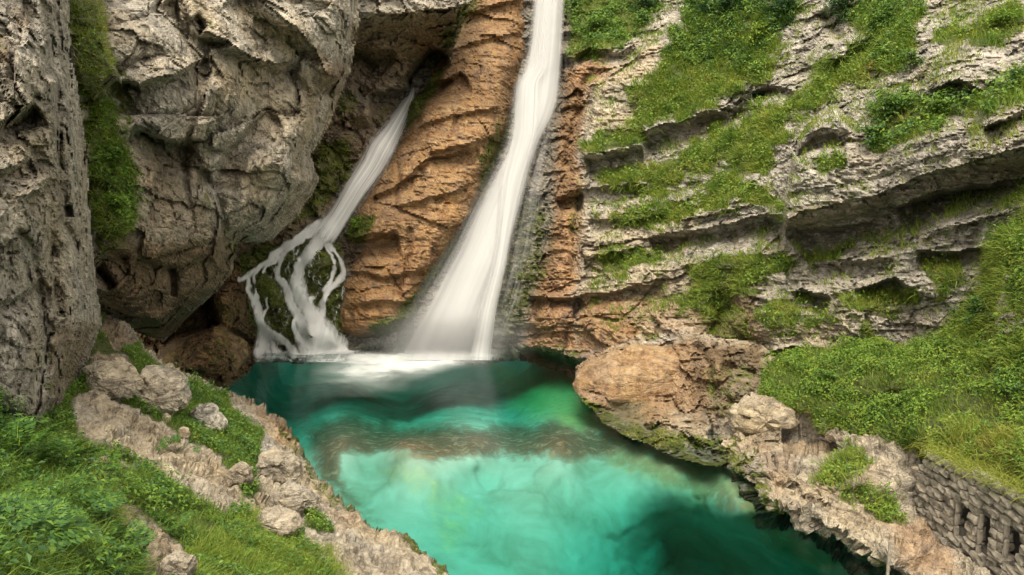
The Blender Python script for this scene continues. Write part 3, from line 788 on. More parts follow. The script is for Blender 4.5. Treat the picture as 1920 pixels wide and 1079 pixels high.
R.crack([(1540, 20), (1560, 50), (1580, 80)], .9, 12); R.ledge([(1540, 120), (1590, 100), (1640, 60)], .6, 12, 40, .2)
R.ledge([(1740, 170), (1800, 150), (1850, 175)], .5, 12, 40, .4, 30); R.ledge([(1840, 240), (1880, 225), (1930, 200)], .5, 10, 40, .3)
R.step([(1088, 320), (1096, 250), (1110, 180), (1140, 130), (1200, 95), (1260, 60), (1300, 10), (1320, -100)], -.8, 9, 140)
R.crack([(1060, 330), (1075, 250), (1095, 170), (1120, 120)], .9, 9); R.ledge([(1000, 205), (1050, 100), (1090, 110)], .8, 14, 60, .3)
R.ledge([(1075, 102), (1110, 92), (1160, 98), (1190, 84)], .9, 12, 40, .3); R.ledge([(1040, 370), (1070, 360), (1092, 356)], .9, 14, 40, .3)
R.crack([(1092, 360), (1080, 430), (1080, 520)], .7, 8); R.bulge(1040, 600, 50, 45, .6); R.bulge(1150, 600, 80, 45, .6); R.bulge(1050, 460, 35, 80, .6)
R.bulge(1240, 600, 60, 40, .5); R.bulge(1330, 480, 60, 50, .5); R.bulge(1450, 600, 90, 50, .7); R.bulge(1600, 600, 70, 50, .7); R.bulge(1240, 130, 70, 110, .5, .5)
R.crack([(1200, 570), (1230, 610), (1230, 640)], .4, 4); R.crack([(1160, 555), (1165, 600)], .3, 4)
R.step([(1862, 640), (1862, 560), (1885, 500), (1925, 470)], -1.3, 10, 160)                              # grey outcrop at the right edge
R.mask('warm', [(1290, 570), (1700, 570), (1780, 600), (1760, 660), (1400, 680)], .35, 30); R.mask('warm', [(1080, 380), (1320, 400), (1330, 650), (1080, 650)], .55, 30)
R.mask('warm', [(1100, 120), (1230, 60), (1260, 90), (1180, 250), (1090, 290)], .45, 20)
for pl, v in (([(1060, 130), (1120, 95), (1140, 130), (1100, 180), (1085, 300), (1090, 360), (1085, 520), (1075, 560), (1090, 660), (985, 660), (990, 580), (1030, 480), (1040, 380), (1040, 300)], .82), ([(1080, 560), (1170, 550), (1200, 620), (1160, 665), (1080, 670)], .72),
              ([(1170, 560), (1290, 560), (1300, 620), (1200, 640)], .38)):
    R.mask('orange', pl, v, 16)
for pl, v in (([(1060, -20), (1250, -20), (1220, 60), (1150, 95), (1085, 115), (1060, 100)], .78), ([(930, 400), (1000, 360), (1030, 400), (1020, 520), (985, 600), (960, 660), (900, 660)], .62), ([(880, 160), (980, 160), (960, 260), (900, 320)], .6),
              ([(1300, 560), (1400, 560), (1430, 680), (1320, 660)], .62), ([(1480, 360), (1700, 360), (1900, 290), (1900, 330), (1700, 400), (1480, 440)], .40), ([(975, 640), (1100, 650), (1090, 700), (975, 690)], .55), ([(1090, 280), (1260, 250), (1300, 400), (1100, 440)], .35),
              ([(1290, 440), (1560, 430), (1560, 560), (1290, 600)], .35), ([(1480, 60), (1640, 60), (1640, 180), (1480, 220)], .35), ([(1000, 400), (1040, 330), (1035, 520), (1000, 560)], .5)):
    R.mask('moss', pl, v, 16)
R.mask('brown', [(1055, 150), (1090, 150), (1080, 300), (1060, 420), (1020, 600), (990, 660), (1000, 560), (1040, 400)], .6, 14); R.mask('moss', [(1070, 330), (1100, 330), (1090, 440), (1060, 440)], .5, 10)
R.mask('wet', [(880, -20), (1070, -20), (1070, 130), (1050, 280), (1030, 480), (980, 620), (980, 690), (770, 690), (770, 500)], .72, 14); R.mask('wet', [(960, 655), (1110, 670), (1180, 650), (1180, 690), (960, 690)], .7, 8)
R.mask('wet', [(1310, 630), (1420, 665), (1430, 690), (1320, 660)], .5); R.mask('brown', [(1300, 540), (1420, 540), (1430, 690), (1300, 680)], .75, 16); R.mask('brown', [(1480, 400), (1700, 355), (1930, 280), (1930, 330), (1700, 375), (1480, 425)], .35, 12)

G = dict(
    top=[(1060, -60), (1250, -60), (1230, 50), (1160, 92), (1085, 112), (1062, 90)],
    dark=[(1260, -60), (1500, -60), (1500, 30), (1440, 110), (1400, 140), (1330, 120), (1280, 140), (1240, 100), (1290, 50)],
    upper=[(1300, 40), (1440, 10), (1470, 90), (1430, 160), (1390, 186), (1290, 212), (1200, 238), (1172, 165), (1230, 112)],
    lip=[(1090, 268), (1140, 240), (1200, 226), (1215, 250), (1195, 268), (1100, 290)],
    band=[(1118, 340), (1180, 312), (1290, 275), (1400, 215), (1500, 190), (1482, 270), (1440, 335), (1350, 312), (1280, 350), (1180, 362), (1125, 352)],
    band2=[(1115, 405), (1250, 372), (1330, 342), (1440, 335), (1464, 380), (1420, 402), (1300, 398), (1230, 432), (1115, 430)],
    diag=[(1480, 215), (1500, 150), (1560, 110), (1640, 50), (1730, 20), (1750, 100), (1670, 140), (1590, 172), (1530, 210)],
    topright=[(1560, -60), (1760, -60), (1740, 60), (1690, 150), (1640, 150), (1620, 60)],
    shrubs=[(1620, 285), (1635, 210), (1700, 170), (1800, 192), (1860, 165), (1930, 140), (1930, 195), (1830, 222), (1740, 252), (1650, 292)],
    corner=[(1815, 40), (1930, -10), (1930, 70), (1880, 85), (1820, 90)],
    tuft=[(1520, 300), (1545, 282), (1588, 285), (1580, 312), (1535, 316)],
    low1=[(1112, 474), (1190, 470), (1240, 490), (1180, 512), (1130, 522)],
    low2=[(1285, 500), (1350, 482), (1470, 468), (1500, 500), (1440, 542), (1385, 560), (1330, 605), (1285, 580)],
    low3=[(1420, 610), (1465, 555), (1522, 548), (1505, 605), (1440, 640)],
    low4=[(1575, 560), (1640, 535), (1735, 560), (1705, 592), (1640, 605), (1590, 590)],
    low5=[(1508, 602), (1570, 575), (1575, 600), (1520, 618)],
    low6=[(1500, 478), (1600, 448), (1605, 470), (1520, 500)],
    low7=[(1730, 500), (1790, 478), (1830, 520), (1800, 560), (1730, 545)],
    low8=[(1605, 600), (1635, 598), (1640, 670), (1608, 670)],
    low9=[(1640, 630), (1680, 640), (1670, 672), (1640, 672)],
    cr=[(1900, 480), (1930, 300), (1960, 300), (1960, 500)],
    sp1=[(1690, 220), (1720, 215), (1720, 240), (1690, 245)], sp2=[(1812, 235), (1840, 235), (1838, 258), (1815, 258)],
    sp3=[(1440, 400), (1470, 385), (1470, 410)], sp4=[(1740, 60), (1800, 30), (1830, 70), (1760, 90)])
RAG = dict(top=1.2, dark=1.0, upper=1.7, diag=1.9, band=1.7, band2=1.8, low2=1.7, topright=1.9, shrubs=1.3, low3=1.2, low4=1.0, corner=1.3)
TREG = {k: R.region(pl, 7, 1.2, RAG.get(k, .8)) for k, pl in G.items()}
for k, g_ in TREG.items(): R.m['turf'] = np.maximum(R.m['turf'], g_ * (.9 if k != 'top' else .6))
R.finish(facets=((.36, .40), (.85, .20)), rough=.10, rscale=2.0, edge=0, skirt=3, beds=.06, small=.13, strat=((.55, .25, .50), (1.7, .6, .26), (5.0, 1.6, .06)), sdir=(0, .27, 1), adir=(.6, -.8, 0), stretch=(.75, .75, 1.9), tilt=(.3, .15))
tag(R.obj, "pale terraced limestone cliff with grassy ledges right of the large waterfall", kind='structure')

# ---- rocky foot of the right bank
foot = Sheet("shore_rocks", 1040, 600, 1480, 960, ST, [
    (1060, 690, 'z', -.6), (1085, 745, 'z', 0), (1130, 785, 'z', 0), (1200, 822, 'z', 0), (1300, 858, 'z', 0), (1370, 872, 'z', 0), (1090, 690, 31.8), (1180, 660, 31.8), (1150, 760, 29.2), (1250, 780, 27.2), (1330, 640, 29.6), (1420, 700, 27), (1350, 760, 26.6), (1330, 825, 25.4),
    (1420, 800, 24.6), (1430, 640, 28.8), (1440, 900, 'z', .2), (1400, 870, 'z', .3), (1060, 900, 'z', -1.5), (1200, 940, 'z', -1.2)],
    [(1082, 735), (1082, 690), (1110, 668), (1180, 640), (1300, 625), (1420, 640), (1470, 690), (1470, 900), (1420, 915), (1372, 880), (1300, 866), (1240, 850), (1195, 828), (1130, 796)], 6)
foot.bulge(1330, 760, 60, 60, .6); foot.bulge(1280, 810, 60, 40, .6); foot.bulge(1240, 825, 25, 40, .3); foot.ledge([(1200, 792), (1260, 800), (1330, 840), (1390, 850)], .3, 10, 40, .3)
foot.bulge(1385, 720, 30, 40, .7); foot.bulge(1330, 690, 30, 40, .6); foot.crack([(1300, 640), (1330, 690), (1350, 760)], .5, 8); foot.crack([(1350, 690), (1420, 700)], .8, 10)
foot.m['warm'] += .6; foot.m['brown'] += .15
foot.mask('orange', [(1080, 660), (1300, 640), (1330, 760), (1200, 800), (1080, 760)], .6, 20); foot.mask('orange', [(1280, 640), (1370, 650), (1370, 720), (1290, 740)], .45); foot.mask('brown', [(1290, 640), (1430, 650), (1420, 780), (1300, 800)], .6, 20)
foot.mask('moss', [(1080, 735), (1160, 775), (1230, 800), (1330, 815), (1400, 820), (1400, 920), (1290, 880), (1190, 845), (1080, 780)], .72, 14); foot.mask('moss', [(1310, 690), (1370, 660), (1430, 680), (1400, 760), (1340, 800)], .5, 16)
foot.mask('wet', [(1070, 740), (1160, 795), (1300, 850), (1400, 880), (1400, 930), (1060, 860)], .5, 8); foot.mask('wet', [(1420, 650), (1300, 640), (1340, 680), (1430, 690)], .5)
foot.finish(facets=((.7, .4), (1.5, .24), (3, .1)), rough=.14, rscale=1.8, edge=0, skirt=1.5, strat=((1.3, .4, .16), (3.5, 1, .07)), sdir=(.1, .25, 1), adir=(.6, -.8, 0), small=.09)
tag(foot.obj, "brown and mossy rocks at the water's edge below the terraced cliff", kind='structure')

low = Sheet("shore_ledge", 1340, 760, 2140, 1300, ST, [
    (1372, 862, 'z', -.1), (1420, 935, 'z', -.05), (1450, 972, 'z', -.05), (1550, 1012, 'z', -.05), (1650, 1072, 'z', -.05), (1760, 1150, 'z', -.05), (1900, 1260, 'z', -.05), (1335, 905, 'z', -3.0), (1378, 985, 'z', -5), (1446, 1038, 'z', -5.5), (1552, 1080, 'z', -5.5), (1652, 1140, 'z', -5), (1765, 1222, 'z', -5),
    (1410, 850, 'z', .35), (1440, 800, 24.8), (1560, 800, 23.8), (1500, 880, 'z', .55), (1600, 900, 'z', .9), (1480, 930, 'z', .4), (1570, 960, 'z', .45), (1640, 1000, 'z', .35), (1700, 960, 'z', .55), (1740, 1000, 'z', .4), (1720, 1060, 'z', .25), (1780, 1079, 'z', .2), (1700, 870, 'z', 1.2), (1900, 1150, 'z', .2), (2100, 1200, 'z', .2), (1900, 900, 'z', .6), (2100, 900, 'z', .6)],
    [(1362, 845), (1335, 880), (1335, 930), (1375, 985), (1445, 1038), (1550, 1080), (1650, 1140), (1760, 1220), (1885, 1288), (2135, 1295), (2135, 770), (1350, 770)], 7)
low.ledge([(1400, 900), (1450, 945), (1500, 960), (1560, 985), (1650, 1050), (1760, 1125)], .0, 8, 30, .25)
low.ledge([(1395, 815), (1450, 797), (1520, 797), (1585, 835)], 1.4, 16, 50, 0)
low.bulge(1460, 880, 60, 35, .5); low.bulge(1580, 895, 60, 40, .5); low.crack([(1480, 900), (1520, 930), (1560, 950)], .25, 5)
low.m['warm'] += .55; low.mask('brown', [(1400, 820), (1590, 800), (1560, 850), (1440, 860)], .5); low.mask('orange', [(1660, 980), (1760, 960), (1800, 1079), (1700, 1079)], .5, 20); low.mask('orange', [(1400, 840), (1500, 860), (1460, 930)], .3)
low.mask('moss', [(1355, 840), (1420, 850), (1440, 910), (1480, 975), (1560, 1000), (1650, 1050), (1700, 1120), (1500, 1060), (1380, 960)], .62, 12)
low.mask('wet', [(1350, 860), (1400, 900), (1440, 960), (1550, 1004), (1650, 1062), (1800, 1180), (1500, 1150), (1340, 960)], .6, 8)
LG = dict(a=[(1520, 890), (1600, 845), (1640, 860), (1580, 900), (1545, 910)], b=[(1600, 905), (1680, 925), (1700, 985), (1670, 980), (1620, 935)], c=[(1570, 905), (1600, 910), (1600, 950), (1575, 945)])
for pl in LG.values(): low.mask('turf', pl, .8)
low.finish(facets=((.8, .32), (1.9, .16)), rough=.08, rscale=2, edge=0, skirt=1.2, strat=((2.2, .6, .14), (5, 1.5, .07)), sdir=(.35, .1, 1), small=.07, mode='normal')
tag(low.obj, "low rock shelf along the water in front of the stone wall", kind='structure')

# ---- grassy terrace above it
MEAD = [(1425, 745), (1432, 700), (1478, 652), (1600, 640), (1700, 640), (1765, 620), (1840, 540), (1862, 450), (1900, 420), (2130, 380), (2130, 1030), (1930, 932), (1840, 885), (1742, 846), (1702, 852), (1640, 866), (1600, 850), (1572, 815), (1520, 792), (1450, 790), (1395, 812), (1372, 800), (1385, 762)]
mead = Sheet("grassy_terrace", 1350, 360, 2140, 1050, ST, [
    (1400, 785, 24.2), (1450, 750, 24.6), (1440, 690, 26.2), (1500, 655, 27.0), (1700, 642, 25.0), (1560, 800, 22.6), (1640, 862, 20.6), (1700, 852, 19.4), (1745, 836, 18.5), (1600, 730, 23.6), (1800, 760, 19.8), (1900, 800, 17.6), (1900, 650, 20.2), (1930, 930, 15.1), (1850, 880, 16.7),
    (2130, 700, 15.5), (2130, 1030, 12.6), (1880, 450, 22.2), (1850, 540, 22.3), (2130, 400, 17.5), (1770, 640, 23.6)], MEAD, 8)
mead.bulge(1600, 700, 160, 50, .6); mead.bulge(1750, 720, 100, 60, .5)
mead.m['turf'] += 1; mead.m['moss'] += .1
mead.mask('turf', [(1365, 812), (1365, 740), (1432, 735), (1450, 770), (1530, 775), (1590, 812), (1560, 830), (1450, 800)], -1.0, 8, .5); mead.mask('turf', [(1745, 835), (1790, 830), (1850, 868), (1850, 890), (1740, 860)], -.8, 8)
mead.m['warm'] += .4
mead.finish(facets=((.6, .3), (1.6, .15)), rough=.22, rscale=.9, edge=1.0, skirt=1.1, small=.06, mode='normal', flare=-.1)
tag(mead.obj, "green terrace between the terraced cliff and the stone wall", kind='structure')

# ---- left bank
bank = Sheet("left_bank", -260, 560, 900, 1300, ST, [
    (425, 720, 'z', -.05), (485, 752, 'z', .15), (560, 808, 'z', .15), (572, 880, 'z', .05), (640, 925, 'z', .1), (702, 972, 'z', .1), (800, 1032, 'z', .1), (855, 1090, 'z', .1), (940, 1200, 'z', .1), (700, 850, 'z', -1.6), (900, 1000, 'z', -1.6), (620, 790, 'z', -1.6),
    (480, 860, 'z', 1.1), (440, 790, 'z', 1.05), (370, 715, 'z', 1.7), (300, 735, 'z', 2.3), (300, 650, 'z', 2.5), (200, 690, 'z', 3.0), (200, 600, 'z', 3.2), (100, 750, 'z', 3.3), (70, 830, 'z', 3.4), (0, 830, 'z', 3.7), (200, 900, 'z', 3.1), (300, 860, 'z', 2.4), (400, 900, 'z', 1.9), (550, 950, 'z', .8),
    (700, 1050, 'z', .45), (350, 1079, 'z', 2.6), (150, 1000, 'z', 3.7), (0, 1079, 'z', 4.4), (600, 1079, 'z', 1.2), (450, 1000, 'z', 1.9), (-250, 900, 'z', 4.6), (-250, 1290, 'z', 5.2), (300, 1290, 'z', 3.4), (700, 1290, 'z', 1.2), (-250, 600, 'z', 4.2)],
    [(-255, 800), (-100, 700), (60, 640), (160, 590), (205, 575), (262, 638), (330, 690), (420, 728), (486, 758), (540, 792), (572, 812), (578, 880), (640, 930), (704, 976), (800, 1034), (850, 1085), (895, 1150), (895, 1295), (-255, 1295)], 9)
bank.ledge([(430, 735), (486, 760), (560, 812)], .0, 6, 20, .2)
bank.mask('turf', [(-260, 780), (60, 740), (190, 590), (260, 640), (420, 730), (500, 800), (480, 850), (520, 900), (600, 960), (690, 1040), (750, 1090), (890, 1300), (-260, 1300)], 1.0, 10)
ROCKY = [[(128, 765), (172, 735), (260, 775), (330, 810), (415, 858), (465, 938), (425, 965), (352, 920), (250, 855), (140, 825)], [(425, 742), (470, 745), (560, 800), (570, 880), (650, 935), (760, 1002), (835, 1085), (860, 1200), (770, 1079), (700, 1042), (590, 962), (520, 930), (470, 905), (490, 860), (530, 830), (490, 800), (440, 775)],
         [(200, 960), (240, 935), (300, 975), (350, 1035), (385, 1090), (270, 1100), (235, 1035), (200, 1000)], [(140, 870), (200, 860), (205, 890), (170, 915), (145, 900)], [(460, 930), (500, 915), (560, 945), (580, 990), (510, 1005), (470, 985)], [(560, 985), (640, 1000), (720, 1045), (790, 1110), (640, 1090), (580, 1030)],
         [(225, 860), (262, 868), (262, 880), (225, 878)], [(340, 870), (390, 905), (370, 915), (320, 885)], [(205, 590), (260, 640), (220, 650), (190, 620)], [(170, 670), (230, 660), (260, 720), (220, 760), (170, 745)], [(262, 640), (330, 690), (420, 730), (415, 742), (330, 705), (268, 660)]]
for pl in ROCKY:
    bank.mask('turf', pl, -1.0, 8, .8); bank.mask('warm', pl, .55, 10)
bank.bulge(40, 938, 70, 38, -1.4)
bank.mask('soil', ROCKY[3], .9, 10); bank.mask('soil', ROCKY[2], .55, 12); bank.mask('soil', ROCKY[8], .8); bank.mask('soil', [(150, 640), (230, 640), (230, 690), (160, 690)], .6)
bank.mask('orange', [(470, 750), (570, 805), (575, 860), (520, 810)], .5, 14); bank.mask('orange', [(600, 940), (680, 970), (640, 990)], .25)
bank.mask('moss', [(500, 780), (580, 800), (590, 890), (660, 930), (820, 1030), (880, 1100), (820, 1085), (740, 1010), (640, 950), (570, 900), (560, 840)], .58, 8)
bank.mask('wet', [(420, 735), (500, 775), (572, 825), (575, 885), (700, 985), (850, 1085), (900, 1200), (950, 900), (700, 700)], .5, 6)
for pl in (ROCKY[0], ROCKY[1]): bank.bulge(np.mean([p[0] for p in pl]), np.mean([p[1] for p in pl]), 10, 10, 0)
bank.finish(facets=((.7, .16), (1.9, .10), (4.2, .06)), rough=.12, rscale=1.6, edge=0, skirt=2.4, strat=((1.5, .4, .12), (4.5, 1.2, .05)), sdir=(.55, .35, .8), adir=(-.6, .75, 0), small=.06, mode='normal', stretch=(1, .55, 1), tilt=(.5, 0))
tag(bank.obj, "sloping rock and grass bank along the left side of the pool", kind='structure')

# ---- pool bed, water and wide ground
bed = Sheet("pool_bed", 360, 600, 1800, 1320, 6, [
    (360, 640, 'z', -.5), (480, 665, 'z', -.8), (700, 665, 'z', -2.0), (900, 670, 'z', -2.0), (1060, 690, 'z', -1.2), (520, 720, 'z', -2.6), (700, 730, 'z', -3.4), (900, 740, 'z', -2.8), (1040, 730, 'z', -1.7), (560, 785, 'z', -2.8), (760, 790, 'z', -2.6), (950, 785, 'z', -2.2), (1100, 770, 'z', -1.3),
    (640, 835, 'z', -.35), (760, 832, 'z', -.35), (900, 835, 'z', -.3), (1050, 832, 'z', -.35), (1200, 850, 'z', -.5), (1110, 800, 'z', -.9), (1330, 880, 'z', -.6), (1340, 920, 'z', -.75), (700, 885, 'z', -.9), (900, 890, 'z', -.9), (1100, 890, 'z', -.95), (1280, 900, 'z', -.7), (850, 960, 'z', -1.2), (1050, 960, 'z', -1.25), (1200, 975, 'z', -2.0), (1380, 890, 'z', -.35), (1425, 955, 'z', -.45), (1470, 1000, 'z', -.6), (1555, 1035, 'z', -.9), (1655, 1095, 'z', -.6), (1770, 1180, 'z', -.6), (1550, 900, 'z', -1.6), (1600, 1000, 'z', -1.4), (1720, 1050, 'z', -1.6), (1380, 970, 'z', -.8), (1420, 1010, 'z', -1.7), (1500, 1060, 'z', -2.2),
    (1300, 1035, 'z', -4.0), (1420, 1090, 'z', -4.0), (1560, 1110, 'z', -2.4), (1150, 1060, 'z', -2.7), (950, 1060, 'z', -1.6), (1000, 1280, 'z', -2), (1500, 1280, 'z', -5), (400, 1300, 'z', -1.5), (400, 900, 'z', -1.0), (1780, 1300, 'z', -2.5), (1700, 900, 'z', -1), (400, 750, 'z', -.8), (1500, 700, 'z', -.8)], None, 10)
bed.m['rock'] = np.zeros_like(bed.base); bed.m['algae'] = np.zeros_like(bed.base)
for pl, v in (([(570, 800), (640, 780), (760, 790), (900, 800), (1060, 785), (1180, 830), (1160, 870), (1050, 860), (900, 862), (790, 872), (740, 850), (640, 860), (640, 900), (720, 980), (590, 900)], .85), ([(1080, 780), (1300, 850), (1420, 940), (1560, 1030), (1440, 1000), (1280, 930), (1120, 870)], .6), ([(940, 680), (1100, 690), (1130, 770), (1180, 820), (1060, 800), (960, 760)], .42),
              ([(560, 870), (660, 930), (760, 1010), (850, 1100), (800, 1060), (640, 960)], .55), ([(400, 700), (500, 690), (520, 740), (570, 790), (560, 850), (460, 760)], .4), ([(1060, 950), (1130, 970), (1200, 1000), (1180, 1005), (1080, 970)], .5), ([(1350, 860), (1420, 900), (1480, 970), (1580, 1020), (1700, 1100), (1560, 1080), (1440, 1030), (1370, 960)], .6), ([(1330, 1010), (1450, 985), (1600, 1010), (1800, 1100), (1800, 1320), (1400, 1320), (1280, 1060)], .3), ([(460, 670), (960, 680), (1010, 730), (1000, 800), (700, 810), (540, 780)], .30)):
    bed.mask('rock', pl, v, 22, 1.4)
for pl, v in (([(660, 850), (800, 860), (920, 940), (900, 1010), (850, 1080), (780, 960), (700, 900)], .55), ([(900, 670), (1100, 690), (1130, 760), (1230, 830), (1060, 820), (960, 770)], .95), ([(1340, 860), (1400, 880), (1480, 980), (1600, 1040), (1700, 1110), (1500, 1060), (1400, 990)], .9), ([(1100, 800), (1400, 880), (1460, 970), (1300, 950), (1140, 880)], .75), ([(470, 670), (540, 680), (540, 720), (480, 720)], .55)):
    bed.mask('algae', pl, v, 40, 1.6)
ATTRS_SAVE = dict(bed.m)
bed.finish(shade=True, facets=((.5, .10),), rough=.06, rscale=.8, edge=0, skirt=1, small=.03, mode='normal')
bed.obj.data.materials[0] = M_BED
tag(bed.obj, "pale sandy bed of the pool with dark rock bars", kind='structure')

gx = np.linspace(-14, 17, 60); gy = np.linspace(6, 42, 70)
GX, GY = np.meshgrid(gx, gy); nn = GX.size
Vt = np.stack([GX.ravel(), GY.ravel(), np.zeros(nn)], -1); Vb = Vt + np.array([0, 0, -7.0])
ii = np.arange(nn).reshape(70, 60)
Ft = np.stack([ii[:-1, :-1], ii[:-1, 1:], ii[1:, 1:], ii[1:, :-1]], -1).reshape(-1, 4)
def rim(r): return np.stack([r[:-1], r[:-1] + nn, r[1:] + nn, r[1:]], -1)
Fs = np.concatenate([rim(ii[0]), rim(ii[:, -1]), rim(ii[-1][::-1]), rim(ii[:, 0][::-1])])
water = mesh_obj("pool_water", np.concatenate([Vt, Vb]), np.concatenate([Ft, Ft[:, ::-1] + nn, Fs]), M_WATER)
tag(water, "clear turquoise water of the plunge pool", kind='structure')

gg = np.linspace(-1, 1, 41); gg = np.sign(gg) * np.abs(gg) ** 2.2 * 320
GX, GY = np.meshgrid(gg, gg); rr = np.hypot(GX, GY - 20)
GZ = -8.0 + np.clip(rr - 70, 0, 400) * .12
i2 = np.arange(GX.size).reshape(41, 41)
zero = {k: np.zeros(GX.size) for k in ATTRS}; zero['turf'] = np.ones(GX.size)
ground = mesh_obj("ground", np.stack([GX.ravel(), GY.ravel(), GZ.ravel()], -1), np.stack([i2[:-1, :-1], i2[:-1, 1:], i2[1:, 1:], i2[1:, :-1]], -1).reshape(-1, 4), M_ROCK, attrs=zero)
tag(ground, "valley ground under the gorge", kind='structure')
# ================================================================== THINGS
def hug(sheet, px, py, lift):
    """distance of a sheet's surface along pixels, smoothed, a little in front of it"""
    i = np.clip(np.round((px - sheet.X[0, 0]) / (sheet.X[0, 1] - sheet.X[0, 0])).astype(int), 0, sheet.nx - 1)
    j = np.clip(np.round((py - sheet.Y[0, 0]) / (sheet.Y[1, 0] - sheet.Y[0, 0])).astype(int), 0, sheet.ny - 1)
    y = sheet.P[j, i, 1]
    k = 5
    ypad = np.pad(y, k, mode='edge')
    ysm = np.array([ypad[a:a + 2 * k + 1].mean() for a in range(len(y))])
    return np.minimum(ysm, y + .12) - lift

def resample(line, n):
    line = np.asarray(line, float)
    seg = np.r_[0, np.cumsum(np.hypot(*(line[1:, :2] - line[:-1, :2]).T))]
    t = np.linspace(0, seg[-1], n)
    out = np.stack([np.interp(t, seg, line[:, k]) for k in range(line.shape[1])], 1)
    for _ in range(3):
        out[1:-1] = (out[:-2] + 2 * out[1:-1] + out[2:]) / 4
    return out

def ribbon(name, parent, left, right, Y, cover, nu=20, bulge=.5, seed=0, mat=M_FALL, vlen=1.0, power=2.4, soft=1.0, origin=(0, 0, 0)):
    """a body of falling water: its left and right border, its distance per row, rounded in section"""
    nv = len(left)
    u = np.linspace(0, 1, nu)[None, :]
    px = left[:, :1] + (right[:, :1] - left[:, :1]) * u
    py = left[:, 1:2] + (right[:, 1:2] - left[:, 1:2]) * u
    sec = np.sqrt(np.clip(1 - (2 * u - 1) ** 2, 0, 1))
    v = np.linspace(0, 1, nv)[:, None]
    q = np.stack([u * 5 + 0 * v, v * 3 * vlen + 0 * u, seed * 9.1 + 0 * u + 0 * v], -1)
    Yv = np.minimum(Y[:, None], np.where(py > 640, y_of_z(px, np.maximum(py, 600), -.05), 999.)) - bulge * sec + .22 * bulge * fbm(q, 3, seed + 3)
    P = at(px, py, Yv) - np.array(origin)
    ed = np.clip(1 - np.abs(2 * u - 1) ** power, 0, 1) ** soft
    cv = cover[:, None] * ed
    i = np.arange(nu * nv).reshape(nv, nu)
    F = np.stack([i[:-1, :-1], i[1:, :-1], i[1:, 1:], i[:-1, 1:]], -1).reshape(-1, 4)
    uv = np.stack([(u + 0 * v + seed * .37).ravel(), (v * vlen + 0 * u + seed * .71).ravel()], -1)
    return mesh_obj(name, P, F, mat, parent, {'cover': cv.ravel()}, True, uv)

# ---- the large waterfall
py = np.linspace(-230, 676, 170)
def itp(tab, k=1): t = np.array(tab, float); return np.interp(py, t[:, 0], t[:, k])
def sm(a, n=6):
    for _ in range(n): a = np.r_[a[0], (a[:-2] + 2 * a[1:-1] + a[2:]) / 4, a[-1]]
    return a
Lx = sm(itp([(-230, 1008), (0, 990), (80, 983), (120, 974), (160, 962), (220, 952), (280, 942), (330, 915), (400, 876), (460, 848), (520, 812), (600, 768), (640, 746), (670, 728)]))
Rx = sm(itp([(-230, 1075), (0, 1066), (100, 1062), (180, 1058), (215, 1048), (260, 1022), (320, 1002), (400, 985), (500, 962), (600, 930), (650, 912), (670, 908)]))
FY = sm(itp([(-230, 49.2), (0, 45.2), (140, 43.3), (250, 41.4), (350, 39.9), (500, 38.0), (600, 37.1), (668, 36.6)]))
base = at(850, 662, 36.6); base[2] = 0
fall = empty("waterfall", tuple(base)); tag(fall, "large white waterfall pouring between the ochre buttress and the terraced cliff into the pool", "waterfall")
L = np.stack([Lx, py], 1); Rr = np.stack([Rx, py], 1)
ribbon("curtain", fall, L + [6, 0], Rr - [4, 0], FY, itp([(-230, .86), (350, .86), (600, .98), (676, 1.0)]), 26, .7, 1, vlen=1.6, power=2.2, soft=1.0, origin=base)
ribbon("spray_sheet", fall, L - np.stack([itp([(-230, 8), (250, 10), (450, 22), (668, 40)]), 0 * py], 1), Rr + np.stack([itp([(-230, 8), (668, 16)]), 0 * py], 1), FY + .25, itp([(-230, .42), (300, .46), (500, .56), (676, .66)]), 26, .5, 2, vlen=.7, power=1.3, origin=base)
cx = sm(itp([(-230, 1030), (0, 1022), (130, 1008), (150, 990), (250, 985), (330, 962), (420, 948), (500, 935), (580, 915), (668, 900)]))
wd = sm(itp([(-230, 26), (100, 26), (200, 34), (330, 30), (450, 17), (560, 20), (668, 26)]))
ribbon("bright_stream", fall, np.stack([cx - wd, py], 1), np.stack([cx + wd, py], 1), FY - .75, sm(itp([(-230, .3), (110, .42), (150, .7), (250, .66), (350, .72), (480, .8), (668, .85)])), 14, .45, 3, vlen=1.6, power=2.0, origin=base)
vx = np.linspace(0, 1, 170)
ribbon("thin_veil", fall, np.stack([np.minimum(Rx - 12, 1010), py], 1)[70:], np.stack([Rx + itp([(200, 0), (300, 22), (420, 38), (560, 46), (668, 40)]), py], 1)[70:], FY[70:] + .1, itp([(150, .08), (300, .26), (500, .24), (668, .2)])[70:], 22, .3, 4, vlen=2.0, power=2.0, origin=base)

